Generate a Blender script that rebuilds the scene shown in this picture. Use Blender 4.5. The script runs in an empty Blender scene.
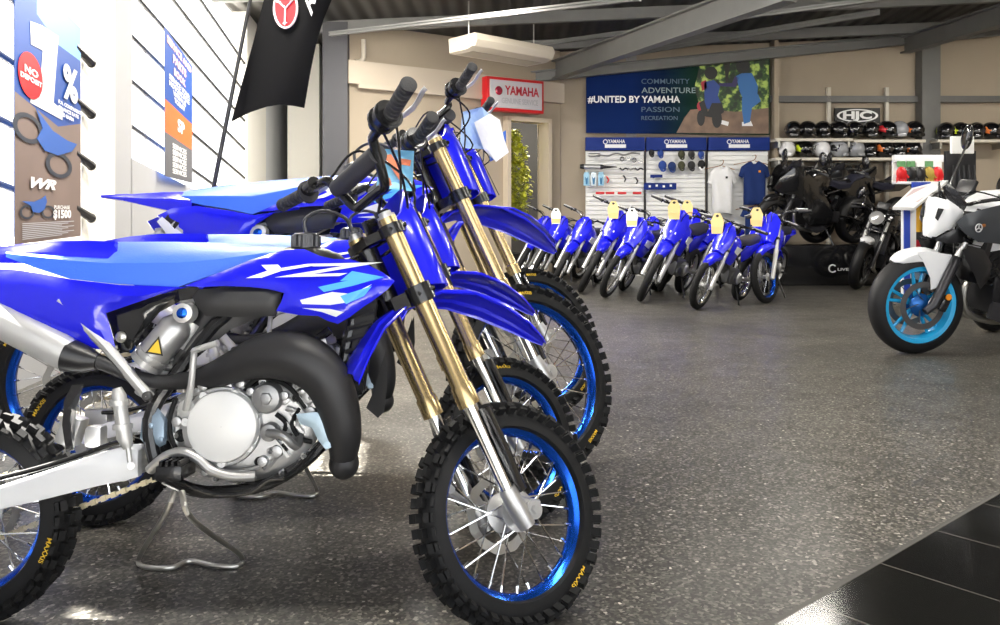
import bpy, bmesh, math, random
from mathutils import Vector, Matrix
from mathutils.geometry import delaunay_2d_cdt
PI = math.pi
random.seed(7)
S = bpy.context.scene
COL = S.collection
V = Vector

# ------------------------------------------------------------------ camera, sky, sun, lamps, exposure
EYE, FOC, HZ = 0.94, 850.0, 210.0            # eye height (m), focal length in pixels, horizon row
cd = bpy.data.cameras.new('camera'); cam = bpy.data.objects.new('camera', cd); COL.objects.link(cam)
cam.location = (0, 0, EYE); cam.rotation_euler = (PI/2, 0, 0)
cd.sensor_width = 36; cd.lens = 36*FOC/1000; cd.shift_y = -(312.5-HZ)/1000
cd.clip_start = .05; cd.clip_end = 200
S.camera = cam
S.view_settings.view_transform = 'Standard'; S.view_settings.look = 'None'
S.view_settings.gamma = 1; S.view_settings.use_curve_mapping = False
S.view_settings.exposure = 0.55
wd = bpy.data.worlds.new('world'); S.world = wd; wd.use_nodes = True
bg = wd.node_tree.nodes['Background']; bg.inputs[0].default_value = (.93, .96, 1, 1); bg.inputs[1].default_value = 2.6
sl = bpy.data.lights.new('sun', 'SUN'); so = bpy.data.objects.new('sun', sl); COL.objects.link(so)
sl.energy = 60; sl.angle = math.radians(.8); sl.color = (1, .96, .88)
SUN_DIR = V((.50, -.32, -.80))
so.rotation_euler = SUN_DIR.to_track_quat('-Z', 'Y').to_euler(); so.location = (-6, 6, 8)
S.cycles.max_bounces = 8; S.cycles.transparent_max_bounces = 12
S.cycles.sample_clamp_indirect = 6
S.cycles.caustics_reflective = False; S.cycles.caustics_refractive = False

# ------------------------------------------------------------------ materials
MATS = {}
def mat(name, col, rough=.5, metal=0, coat=0, emit=0, spec=.5, trans=0, alpha=1, noise=0, nscale=40, bump=0):
    if name in MATS: return MATS[name]
    m = bpy.data.materials.new(name); m.use_nodes = True; nt = m.node_tree
    b = nt.nodes['Principled BSDF']
    c = (col[0], col[1], col[2], 1)
    b.inputs['Base Color'].default_value = c
    b.inputs['Roughness'].default_value = rough; b.inputs['Metallic'].default_value = metal
    b.inputs['Coat Weight'].default_value = coat; b.inputs['Coat Roughness'].default_value = .08
    b.inputs['Specular IOR Level'].default_value = spec
    b.inputs['Transmission Weight'].default_value = trans; b.inputs['Alpha'].default_value = alpha
    if emit: b.inputs['Emission Color'].default_value = c; b.inputs['Emission Strength'].default_value = emit
    if noise or bump:
        tc = nt.nodes.new('ShaderNodeTexCoord'); n = nt.nodes.new('ShaderNodeTexNoise')
        n.inputs['Scale'].default_value = nscale; n.inputs['Detail'].default_value = 4
        nt.links.new(tc.outputs['Object'], n.inputs['Vector'])
        if noise:
            mx = nt.nodes.new('ShaderNodeMix'); mx.data_type = 'RGBA'
            mx.inputs[6].default_value = tuple(v*(1-noise) for v in col)+(1,)
            mx.inputs[7].default_value = tuple(min(1, v*(1+noise)) for v in col)+(1,)
            nt.links.new(n.outputs[0], mx.inputs[0]); nt.links.new(mx.outputs[2], b.inputs['Base Color'])
        if bump:
            bp = nt.nodes.new('ShaderNodeBump'); bp.inputs['Strength'].default_value = bump
            bp.inputs['Distance'].default_value = .004
            nt.links.new(n.outputs[0], bp.inputs['Height']); nt.links.new(bp.outputs[0], b.inputs['Normal'])
    MATS[name] = m
    return m
BLUE = mat('blue_plastic', (.012, .014, .74), .22, coat=.5, noise=.04, nscale=12)
SEATB = mat('seat_vinyl_blue', (.045, .17, .82), .45, bump=.15, nscale=220)
LBLUE = mat('graphic_light_blue', (.10, .45, .90), .3)
WHITE = mat('white_plastic', (.85, .86, .88), .3, coat=.2, noise=.02)
BLACKP = mat('black_plastic', (.012, .012, .014), .35, noise=.2)
DGREY = mat('dark_grey_plastic', (.03, .03, .035), .28, coat=.25, noise=.1)
RUBBER = mat('tyre_rubber', (.009, .009, .0095), .7, spec=.3, noise=.25, nscale=25, bump=.2)
GRIP = mat('grip_rubber', (.032, .032, .034), .7, bump=.4, nscale=300)
RIMB = mat('blue_anodised_rim', (.01, .10, .60), .22, metal=.85)
GOLD = mat('gold_fork_tube', (.62, .47, .24), .26, metal=.9)
CHROME = mat('chrome', (.86, .87, .88), .12, metal=1)
ALU = mat('cast_aluminium', (.50, .50, .50), .38, metal=.75, noise=.06, nscale=60, bump=.1)
ALUW = mat('painted_silver', (.58, .58, .57), .38, metal=.5, noise=.04)
STEEL = mat('brushed_steel', (.48, .47, .44), .32, metal=.9)
BLK = mat('black_paint', (.010, .010, .011), .25, coat=.3)
PIPE = mat('raw_black_pipe', (.028, .028, .030), .48, metal=.35, noise=.15, nscale=9)
BRASS = mat('gold_chain', (.80, .70, .48), .35, metal=.5)
YEL = mat('yellow_print', (.85, .55, .03), .5)
RED = mat('red_paint', (.62, .01, .015), .4)
ORANGE = mat('orange_lens', (.9, .30, .02), .25)
CARDY = mat('yellow_card', (.72, .56, .24), .6)
CARDW = mat('white_card', (.85, .86, .84), .6)
CYAN = mat('cyan_painted_rim', (.02, .38, .72), .25, coat=.3)
BLKB = mat('black_bodywork', (.008, .008, .009), .15, coat=.6)
GREYB = mat('matt_dark_grey_bodywork', (.045, .05, .058), .4)
PRINTW = mat('white_print', (.85, .85, .85), .5)
PRINTK = mat('black_print', (.01, .01, .01), .5)
CLEAR = mat('smoked_screen', (.02, .02, .025), .08, alpha=.75)

# ------------------------------------------------------------------ mesh builder
def catmull(P, n=4, closed=False):
    P = [V(p) for p in P]; out = []; N = len(P)
    R = range(N if closed else N-1)
    for i in R:
        if closed: a, b, c, d = P[i-1], P[i], P[(i+1) % N], P[(i+2) % N]
        else: a, b, c, d = P[max(i-1, 0)], P[i], P[i+1], P[min(i+2, N-1)]
        for k in range(n):
            t = k/n
            out.append(.5*((2*b)+(c-a)*t+(2*a-5*b+4*c-d)*t*t+(3*b-a-3*c+d)*t**3))
    if not closed: out.append(P[-1])
    return out
def inside(p, poly):
    x, y = p[0], p[1]; r = False; j = len(poly)-1
    for i in range(len(poly)):
        a, b = poly[i], poly[j]
        if (a[1] > y) != (b[1] > y) and x < (b[0]-a[0])*(y-a[1])/(b[1]-a[1])+a[0]: r = not r
        j = i
    return r
def dist_poly(p, poly):
    best = 1e9; p = V((p[0], p[1]))
    for i in range(len(poly)):
        a = V(poly[i][:2]); b = V(poly[(i+1) % len(poly)][:2]); d = b-a
        t = max(0, min(1, (p-a).dot(d)/max(d.length_squared, 1e-12)))
        best = min(best, (p-a-d*t).length)
    return best
class MB:
    def __init__(s): s.v = []; s.f = []; s.m = []; s.mi = 0
    def add(s, vs, fs, mi=None):
        o = len(s.v); s.v += [V(x) for x in vs]
        s.f += [tuple(o+i for i in f) for f in fs]; s.m += [s.mi if mi is None else mi]*len(fs)
        return s
    def box(s, c, d, rot=None, bev=0):
        c = V(c); hx, hy, hz = d[0]/2, d[1]/2, d[2]/2
        if bev:
            bm = bmesh.new(); bmesh.ops.create_cube(bm, size=1)
            bmesh.ops.scale(bm, vec=d, verts=bm.verts)
            bmesh.ops.bevel(bm, geom=bm.edges[:], offset=min(bev, min(d)*.45), segments=2, affect='EDGES', profile=.6)
            vs = [v.co.copy() for v in bm.verts]; bm.verts.index_update()
            fs = [tuple(v.index for v in f.verts) for f in bm.faces]; bm.free()
        else:
            vs = [V((x, y, z)) for x in (-hx, hx) for y in (-hy, hy) for z in (-hz, hz)]
            fs = [(0, 1, 3, 2), (4, 6, 7, 5), (0, 4, 5, 1), (2, 3, 7, 6), (0, 2, 6, 4), (1, 5, 7, 3)]
        if rot is not None: vs = [rot @ v for v in vs]
        return s.add([v+c for v in vs], fs)
    def tube(s, path, r, n=10, cap=True, flat=1.0):
        P = [V(p) for p in path]; N = len(P)
        rs = r if isinstance(r, (list, tuple)) else [r]*N
        t0 = (P[1]-P[0]).normalized(); up = V((0, 0, 1)) if abs(t0.z) < .9 else V((1, 0, 0))
        x = t0.cross(up).normalized(); vs = []; fs = []
        for i in range(N):
            t = ((P[min(i+1, N-1)]-P[max(i-1, 0)])).normalized()
            x = (x-t*x.dot(t)).normalized(); y = t.cross(x)
            for k in range(n):
                a = 2*PI*k/n; vs.append(P[i]+(x*math.cos(a)+y*math.sin(a)*flat)*rs[i])
        for i in range(N-1):
            for k in range(n):
                fs.append((i*n+k, i*n+(k+1) % n, (i+1)*n+(k+1) % n, (i+1)*n+k))
        if cap: fs += [tuple(range(n))[::-1], tuple((N-1)*n+k for k in range(n))]
        return s.add(vs, fs)
    def cyl(s, a, b, r, n=16, r2=None): return s.tube([a, b], [r, r if r2 is None else r2], n)
    def lathe(s, prof, o=(0, 0, 0), axis=(0, 1, 0), n=24, closed=False):
        """prof: (radius, along-axis) pairs"""
        ax = V(axis).normalized(); up = V((0, 0, 1)) if abs(ax.z) < .9 else V((1, 0, 0))
        x = ax.cross(up).normalized(); y = ax.cross(x); o = V(o); M = len(prof); vs = []; fs = []
        for k in range(n):
            a = 2*PI*k/n; d = x*math.cos(a)+y*math.sin(a)
            for (r, h) in prof: vs.append(o+d*r+ax*h)
        for k in range(n):
            for j in range(M if closed else M-1):
                a, b = k*M+j, k*M+(j+1) % M; c, d2 = ((k+1) % n)*M+(j+1) % M, ((k+1) % n)*M+j
                fs.append((a, b, c, d2))
        return s.add(vs, fs)
    def ell(s, c, r, n=12, m=8, rot=None):
        c = V(c); vs = []; fs = []
        for i in range(m+1):
            ph = PI*i/m
            for k in range(n):
                a = 2*PI*k/n; p = V((math.sin(ph)*math.cos(a)*r[0], math.sin(ph)*math.sin(a)*r[1], math.cos(ph)*r[2]))
                vs.append(c+(rot @ p if rot is not None else p))
        for i in range(m):
            for k in range(n): fs.append((i*n+k, (i+1)*n+k, (i+1)*n+(k+1) % n, i*n+(k+1) % n))
        return s.add(vs, fs)
    def loft(s, rings, cap=True, closed=True):
        n = len(rings[0]); vs = [p for r in rings for p in r]; fs = []
        for i in range(len(rings)-1):
            for k in range(n if closed else n-1):
                fs.append((i*n+k, i*n+(k+1) % n, (i+1)*n+(k+1) % n, (i+1)*n+k))
        if cap and closed: fs += [tuple(range(n))[::-1], tuple((len(rings)-1)*n+k for k in range(n))]
        return s.add(vs, fs)
    def panel(s, poly, to3, step, thick, bulge=0, rr=.02, decals=()):
        """poly: 2-D outline; to3(x, y, d) -> 3-D point at depth d (out positive); decals: (polygon, material index)"""
        poly = [V((p[0], p[1])) for p in poly]; pts = list(poly); edges = []
        nb = len(poly); edges += [(i, (i+1) % nb) for i in range(nb)]
        for dp, mi in decals:
            o = len(pts); dp = [V((p[0], p[1])) for p in dp]; pts += dp
            edges += [(o+i, o+(i+1) % len(dp)) for i in range(len(dp))]
        x0, x1 = min(p.x for p in poly), max(p.x for p in poly); y0, y1 = min(p.y for p in poly), max(p.y for p in poly)
        j = 0; y = y0+step/2
        while y < y1:
            x = x0+(step/2 if j % 2 else 0)
            while x < x1:
                if inside((x, y), poly) and dist_poly((x, y), poly) > step*.35: pts.append(V((x, y)))
                x += step
            y += step*.87; j += 1
        ov, oe, of, *_ = delaunay_2d_cdt(pts, edges, [], 0, 1e-7)
        of = [f for f in of if inside(sum((ov[i] for i in f), V((0, 0)))/len(f), poly)]
        D = []
        for p in ov:
            d = min(1, dist_poly(p, poly)/rr) if bulge else 0
            D.append(bulge*(1-(1-d)**2))
        n = len(ov); vs = [to3(p.x, p.y, D[i]) for i, p in enumerate(ov)]+[to3(p.x, p.y, -thick) for p in ov]
        fs = []; ms = []; cnt = {}
        for f in of:
            c = sum((ov[i] for i in f), V((0, 0)))/len(f); mi = 0
            for dp, k in decals:
                if inside(c, dp): mi = k
            fs.append(tuple(f)); ms.append(mi); fs.append(tuple(n+i for i in f[::-1])); ms.append(0)
            for a, b in zip(f, tuple(f[1:])+(f[0],)):
                cnt[(a, b)] = cnt.get((a, b), 0)+1
        for (a, b) in cnt:
            if (b, a) not in cnt: fs.append((b, a, n+a, n+b)); ms.append(0)
        o = len(s.v); s.v += [V(x) for x in vs]; s.f += [tuple(o+i for i in f) for f in fs]; s.m += ms
        return s
    def text(s, txt, to3, size=1, mi=None, bold=0, align='CENTER', font_shear=0):
        """flat lettering; to3(x, y) places the 2-D letters"""
        cu = bpy.data.curves.new('t', 'FONT'); cu.body = txt; cu.size = size; cu.align_x = align; cu.align_y = 'CENTER'
        cu.offset = bold; cu.shear = font_shear; cu.resolution_u = 3
        o = bpy.data.objects.new('t', cu); COL.objects.link(o)
        dg = bpy.context.evaluated_depsgraph_get(); me = bpy.data.meshes.new_from_object(o.evaluated_get(dg))
        s.add([to3(v.co.x, v.co.y) for v in me.vertices], [tuple(p.vertices) for p in me.polygons], mi)
        bpy.data.objects.remove(o); bpy.data.curves.remove(cu); bpy.data.meshes.remove(me)
        return s
    def map(s, fn): s.v = [V(fn(p)) for p in s.v]; return s
    def mesh(s, name, mats, smooth=35):
        me = bpy.data.meshes.new(name); me.from_pydata([tuple(v) for v in s.v], [], s.f)
        bm = bmesh.new(); bm.from_mesh(me)
        bmesh.ops.recalc_face_normals(bm, faces=bm.faces)
        bm.to_mesh(me); bm.free()
        for m in (mats if isinstance(mats, (list, tuple)) else [mats]): me.materials.append(m)
        for p, mi in zip(me.polygons, s.m): p.material_index = mi
        if smooth:
            me.polygons.foreach_set('use_smooth', [True]*len(me.polygons)); me.set_sharp_from_angle(angle=math.radians(smooth))
        me.update(); return me
def obj(name, mb, mats, parent=None, mtx=None, smooth=35, label=None):
    me = mb if isinstance(mb, bpy.types.Mesh) else mb.mesh(name, mats, smooth)
    o = bpy.data.objects.new(name, me); COL.objects.link(o)
    if parent is not None: o.parent = parent
    if mtx is not None: o.matrix_local = mtx
    if label: o['label'] = label
    return o
def thing(name, label, cat, loc=(0, 0, 0), rot=(0, 0, 0), group=None):
    o = bpy.data.objects.new(name, None); COL.objects.link(o); o.empty_display_size = .1
    o.location = loc; o.rotation_euler = rot; o['label'] = label; o['category'] = cat
    if group: o['group'] = group
    return o
def tag(o, label, cat, group=None):
    o['label'] = label; o['category'] = cat
    if group: o['group'] = group
    return o
def struct(name, mb, m, smooth=0, mtx=None):
    o = obj(name, mb, m, None, mtx, smooth); o['kind'] = 'structure'; return o
def copy_tree(o, parent=None):
    c = o.copy(); COL.objects.link(c)
    if parent is not None: c.parent = parent; c.matrix_parent_inverse = o.matrix_parent_inverse.copy()
    for ch in list(o.children): copy_tree(ch, c)
    return c
def floor_at(px, py):                        # ground point seen at a pixel
    Y = EYE*FOC/(py-HZ); return V(((px-500)*Y/FOC, Y, 0))
def at(px, py, Y): return V(((px-500)*Y/FOC, Y, EYE-(py-HZ)*Y/FOC))

# ------------------------------------------------------------------ room
def nodes_floor():
    m = bpy.data.materials.new('polished_terrazzo'); m.use_nodes = True; nt = m.node_tree; L = nt.links
    b = nt.nodes['Principled BSDF']; tc = nt.nodes.new('ShaderNodeTexCoord')
    vo = nt.nodes.new('ShaderNodeTexVoronoi'); vo.inputs['Scale'].default_value = 125
    L.new(tc.outputs['Object'], vo.inputs['Vector'])
    r1 = nt.nodes.new('ShaderNodeValToRGB'); e = r1.color_ramp.elements
    e[0].position = 0; e[0].color = (.010, .0095, .009, 1); e[1].position = 1; e[1].color = (.62, .60, .55, 1)
    for pos, c in ((.35, .03), (.62, .068), (.82, .14), (.92, .27)):
        k = e.new(pos); k.color = (c, c*.97, c*.90, 1)
    L.new(vo.outputs['Color'], r1.inputs[0])
    n = nt.nodes.new('ShaderNodeTexNoise'); n.inputs['Scale'].default_value = .9; n.inputs['Detail'].default_value = 6
    L.new(tc.outputs['Object'], n.inputs['Vector'])
    r2 = nt.nodes.new('ShaderNodeValToRGB'); r2.color_ramp.elements[0].position = .3; r2.color_ramp.elements[1].position = .7
    r2.color_ramp.elements[0].color = (.85, .83, .80, 1); r2.color_ramp.elements[1].color = (1.5, 1.44, 1.32, 1)
    L.new(n.outputs[0], r2.inputs[0])
    mx = nt.nodes.new('ShaderNodeMix'); mx.data_type = 'RGBA'; mx.blend_type = 'MULTIPLY'; mx.inputs[0].default_value = 1
    L.new(r1.outputs[0], mx.inputs[6]); L.new(r2.outputs[0], mx.inputs[7]); L.new(mx.outputs[2], b.inputs['Base Color'])
    n2 = nt.nodes.new('ShaderNodeTexNoise'); n2.inputs['Scale'].default_value = 5; L.new(tc.outputs['Object'], n2.inputs['Vector'])
    mr = nt.nodes.new('ShaderNodeMapRange'); mr.inputs[3].default_value = .24; mr.inputs[4].default_value = .42; b.inputs['Specular IOR Level'].default_value = .4
    L.new(n2.outputs[0], mr.inputs[0]); L.new(mr.outputs[0], b.inputs['Roughness'])
    return m
def nodes_tile():
    m = bpy.data.materials.new('black_floor_tile'); m.use_nodes = True; nt = m.node_tree; L = nt.links
    b = nt.nodes['Principled BSDF']; tc = nt.nodes.new('ShaderNodeTexCoord')
    br = nt.nodes.new('ShaderNodeTexBrick'); br.offset = 0; br.squash = 1
    br.inputs['Scale'].default_value = 1; br.inputs['Brick Width'].default_value = .352; br.inputs['Row Height'].default_value = .352
    br.inputs['Mortar Size'].default_value = .0025; br.inputs['Mortar Smooth'].default_value = 0
    br.inputs['Color1'].default_value = (.006, .006, .006, 1); br.inputs['Color2'].default_value = (.009, .009, .008, 1)
    br.inputs['Mortar'].default_value = (.10, .095, .085, 1)
    L.new(tc.outputs['Object'], br.inputs['Vector']); L.new(br.outputs[0], b.inputs['Base Color'])
    b.inputs['Roughness'].default_value = .14; b.inputs['Specular IOR Level'].default_value = .3
    return m
def nodes_corr():
    m = mat('corrugated_roof_sheet', (.022, .02, .018), .55, metal=.3, noise=.3, nscale=2)
    nt = m.node_tree; b = nt.nodes['Principled BSDF']
    w = nt.nodes.new('ShaderNodeTexWave'); w.inputs['Scale'].default_value = 1.6; tc = nt.nodes.new('ShaderNodeTexCoord')
    nt.links.new(tc.outputs['Object'], w.inputs['Vector'])
    bp = nt.nodes.new('ShaderNodeBump'); bp.inputs['Distance'].default_value = .03
    nt.links.new(w.outputs[0], bp.inputs['Height']); nt.links.new(bp.outputs[0], b.inputs['Normal'])
    return m
PAINT = mat('beige_wall_paint', (.37, .31, .235), .8, noise=.05, nscale=3)
GREYW = mat('grey_wall_paint', (.36, .36, .37), .7, noise=.04, nscale=3)
CREAM = mat('cream_pillar_paint', (.85, .82, .74), .6, noise=.02)
ROOFM = nodes_corr()
GIRD = mat('grey_painted_steel', (.13, .13, .125), .5, metal=.2, noise=.15, nscale=6)
WX = lambda Y: -2.2-.0706*Y                   # left wall line
BACKY = 12.3
W = 8.6                                       # right wall X
o = struct('floor', MB().box((2.6, 5.2, -.05), (13, 15.6, .1)), nodes_floor())
# black tiled entrance strip, lower right
e0, e1 = floor_at(765, 625), floor_at(1000, 490); td = (e1-e0).normalized(); ang = math.atan2(td.y, td.x)
j0 = floor_at(880, 564.5)
mt = Matrix.Translation((j0.x, j0.y, 0)) @ Matrix.Rotation(ang, 4, 'Z')
struct('floor_tiles', MB().box((.2, -2.0, .0015), (7.74, 4.0, .005)), nodes_tile(), mtx=mt)
struct('trim_1', MB().box((.2, .006, .002), (7.74, .012, .006)), mat('tile_edge_strip', (.07, .068, .06), .5), mtx=mt)
# roof: rises to the right and towards the camera
def ceil_z(x, y): return 3.10+.045*(x+2)+.055*(BACKY-y)
def ceil_quad(m, x0, x1, y0, y1, dz=0, t=.08):
    a = [(max(x0, WX(y0)-.18), y0), (x1, y0), (x1, y1), (max(x0, WX(y1)-.18), y1)]
    vs = [(x, y, ceil_z(x, y)+dz) for x, y in a]+[(x, y, ceil_z(x, y)+dz+t) for x, y in a]
    m.add(vs, [(0, 3, 2, 1), (4, 5, 6, 7), (0, 1, 5, 4), (1, 2, 6, 5), (2, 3, 7, 6), (3, 0, 4, 7)]); return m
struct('ceiling', ceil_quad(MB(), -4, W+.3, -2.6, 14.7), ROOFM)
for i in range(9):                            # purlins
    y = 11.6-i*1.35
    struct('trim_%d' % (20+i), ceil_quad(MB(), -3.6, W, y-.035, y+.035, -.13, .13), GIRD)
def girder(name, a, b, h=.28, w=.13):
    a, b = V(a), V(b); d = (b-a).normalized(); s = d.cross(V((0, 0, 1))).normalized()*w/2; u = V((0, 0, h/2))
    m = MB()
    for off, hh, ww in ((h/2-.01, .02, 1), (-h/2+.01, .02, 1), (0, h, .12)):
        vs = []
        for p in (a, b):
            for sx, sz in ((-1, -1), (1, -1), (1, 1), (-1, 1)): vs.append(p+s*ww*sx+V((0, 0, off+sz*hh/2)))
        m.add(vs, [(0, 1, 2, 3), (7, 6, 5, 4), (0, 4, 5, 1), (1, 5, 6, 2), (2, 6, 7, 3), (3, 7, 4, 0)])
    return struct(name, m, GIRD)
girder('trim_40', at(556, 70, 12.0), at(790, -14, 7.2), .26, .14)
girder('trim_41', at(520, 78, 12.0), at(1040, 26, 12.0), .15, .12)
girder('trim_42', at(905, 45, 12.0), at(1090, -12, 8.2), .24, .14)
girder('trim_43', at(590, 60, 12.0), at(880, 12, 10.0), .07, .06)
girder('trim_44', at(330, 34, 10.0), at(640, -2, 8.0), .05, .05)
girder('trim_45', at(480, 52, 11.6), at(900, -4, 9.0), .05, .05)
# back wall (stops under the roof)
def wallpoly(name, pts, n, t, m):
    """vertical slab from a footprint line and heights: pts = [(x, y, z0, z1), ...]"""
    mb = MB(); n = V(n)*t
    for a, b in zip(pts, pts[1:]):
        q = [V((a[0], a[1], a[2])), V((b[0], b[1], b[2])), V((b[0], b[1], b[3])), V((a[0], a[1], a[3]))]
        mb.add(q+[p+n for p in q], [(0, 1, 2, 3), (7, 6, 5, 4), (0, 4, 5, 1), (1, 5, 6, 2), (2, 6, 7, 3), (3, 7, 4, 0)])
    return struct(name, mb, m)
cz = lambda x, y: ceil_z(x, y)
wallpoly('wall_back', [(.55, BACKY, 0, cz(.55, BACKY)), (W+.2, BACKY, 0, cz(W, BACKY))], (0, 1, 0), .15, PAINT)
struct('wall_right', MB().box((W+.1, 5, 2.4), (.2, 14.9, 4.8)), PAINT)
# horizontal steel rails of the back wall cladding
for i, (y0, y1) in enumerate(((96, 100), (12, 16))):
    pass
struct('trim_50', MB().box(((at(770, 99, 12.2).x+W)/2, 12.24, at(770, 99, 12.2).z), (W-at(770, 99, 12.2).x, .1, .09)), GIRD)
for i, px in enumerate((929, 775)):
    p = at(px, 100, 12.15); struct('trim_%d' % (51+i), MB().box((p.x, 12.18, 1.75), (.26 if i == 0 else .06, .2, 3.5)), GIRD if i == 0 else PAINT)
# office front, set at an angle on the left of the back wall
OA, OB = V((at(345, 0, 10.3).x, 10.3, 0)), V((at(560, 0, 12.25).x, 12.25, 0))
od = (OB-OA); OL = od.length; od.normalize(); on = V((-od.y, od.x, 0))
OM = Matrix.Translation(OA) @ Matrix.Rotation(math.atan2(od.y, od.x), 4, 'Z')
def opx(px):                                   # distance along the office wall seen at a pixel column
    k = (px-500)/FOC; # OA.x+s*od.x = k*(OA.y+s*od.y)
    return (k*OA.y-OA.x)/(od.x-k*od.y)
dx0, dx1 = opx(503), opx(547)
hz_ = lambda px, py: EYE-(py-HZ)*(OA.y+opx(px)*od.y)/FOC
DT = hz_(525, 118)
mb = MB()
for a, b, z0, z1 in ((-.1, dx0, 0, 3.25), (dx1, OL, 0, 3.25), (dx0, dx1, DT, 3.25)):
    mb.box(((a+b)/2, .08, (z0+z1)/2), (b-a, .16, z1-z0))
struct('wall_office', mb, PAINT, mtx=OM)
mb = MB(); mb.box((OL/2, -.05, hz_(450, 83)), (OL, .1, .28)); mb.box((OL/2-.2, -.09, hz_(450, 95)), (OL*.8, .04, .06))
struct('trim_60', mb, mat('office_fascia', (.52, .45, .36), .7), mtx=OM)
mb = MB()
for s_ in (dx0+.03, dx1-.03): mb.box((s_, 0, DT/2), (.06, .22, DT))
mb.box(((dx0+dx1)/2, 0, DT-.03), (dx1-dx0, .22, .06))
struct('door_1', mb, mat('door_frame_paint', (.55, .47, .36), .6), mtx=OM)
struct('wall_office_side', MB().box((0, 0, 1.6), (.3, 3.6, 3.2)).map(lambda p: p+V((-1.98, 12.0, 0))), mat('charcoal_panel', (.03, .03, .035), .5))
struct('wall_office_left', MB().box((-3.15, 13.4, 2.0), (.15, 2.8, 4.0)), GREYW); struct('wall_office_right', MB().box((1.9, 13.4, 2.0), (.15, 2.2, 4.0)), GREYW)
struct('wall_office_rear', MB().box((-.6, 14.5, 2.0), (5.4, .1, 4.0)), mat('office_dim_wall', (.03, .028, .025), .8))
# left facade
GLASS = bpy.data.materials.new('window_glass'); GLASS.use_nodes = True
nt = GLASS.node_tree; nt.nodes.remove(nt.nodes['Principled BSDF'])
tr = nt.nodes.new('ShaderNodeBsdfTransparent'); gl = nt.nodes.new('ShaderNodeBsdfGlossy'); gl.inputs['Roughness'].default_value = .02
lwt = nt.nodes.new('ShaderNodeLayerWeight'); fr = nt.nodes.new('ShaderNodeMapRange'); pw = nt.nodes.new('ShaderNodeMath'); pw.operation = 'POWER'; pw.inputs[1].default_value = 4
nt.links.new(lwt.outputs['Facing'], pw.inputs[0]); nt.links.new(pw.outputs[0], fr.inputs[0]); fr.inputs[3].default_value = .04; fr.inputs[4].default_value = .5; mx = nt.nodes.new('ShaderNodeMixShader')
nt.links.new(fr.outputs[0], mx.inputs[0]); nt.links.new(tr.outputs[0], mx.inputs[1]); nt.links.new(gl.outputs[0], mx.inputs[2])
nt.links.new(mx.outputs[0], nt.nodes['Material Output'].inputs[0])
def lw(px, Y=None):                            # depth at which the left wall is seen in a pixel column
    return 2.2*FOC/(440-px)
def lz(px, py): return EYE-(py-HZ)*lw(px)/FOC
LYS = {'a': -2.4, 'b': lw(78), 'c': lw(131), 'd': lw(247), 'e': BACKY}
def leftslab(name, ya, yb, za, zb, zt, m, t=.16, off=0):
    """slab of the left wall between depths ya, yb, bottom heights za, zb, common top"""
    P_ = [(WX(ya)+off, ya), (WX(yb)+off, yb), (WX(yb)+off-t, yb), (WX(ya)+off-t, ya)]
    z0 = za if isinstance(za, tuple) else (za, za); z1 = zb if isinstance(zb, tuple) else (zb, zb)
    vs = [(P_[0][0], P_[0][1], z0[0]), (P_[1][0], P_[1][1], z0[1]), (P_[2][0], P_[2][1], z0[1]), (P_[3][0], P_[3][1], z0[0]),
          (P_[0][0], P_[0][1], z1[0]), (P_[1][0], P_[1][1], z1[1]), (P_[2][0], P_[2][1], z1[1]), (P_[3][0], P_[3][1], z1[0])]
    return struct(name, MB().add(vs, [(0, 3, 2, 1), (4, 5, 6, 7), (0, 1, 5, 4), (1, 2, 6, 5), (2, 3, 7, 6), (3, 0, 4, 7)]), m)
SC, SD = lz(131, 158), lz(247, 216)            # sloping sill of the second window
leftslab('wall_left', LYS['c'], LYS['d'], 0, (SC, SD), None, GREYW)
leftslab('wall_left_pillar', LYS['b'], LYS['c']-.35, 0, 4.6, None, CREAM, .3, .02)
leftslab('wall_left_jamb', LYS['c']-.35, LYS['c']+.02, 0, 4.6, None, GREYW, .2, .0)
leftslab('wall_left_unseen_front', LYS['a'], 2.38, 0, 4.6, None, GREYW); leftslab('wall_left_unseen_mid', 3.02, 4.2, 0, 4.6, None, GREYW); leftslab('wall_left_unseen_low', 2.38, 3.02, 0, 2.25, None, GREYW); leftslab('wall_left_lintel', 2.38, 3.02, 3.3, 4.6, None, GREYW); leftslab('wall_left_sill', 4.2, LYS['b'], 0, .45, None, GREYW)  # unseen wall shaped for the light: solid against sun, slot added for floor patches
leftslab('wall_left_header', LYS['a'], BACKY, 3.75, (4.9, 3.2) if False else 4.9, None, GREYW)
leftslab('wall_left_rear', LYS['d'], lw(266), 0, 4.0, None, CREAM)
leftslab('wall_left_rear_panel', lw(266), lw(288), 0, 4.0, None, mat('grey_panel', (.62, .63, .64), .6))
struct('trim_70', MB().box((at(306, 0, 11.4).x, 11.4, 1.7), (.42, .3, 3.4)), CREAM)
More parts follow.
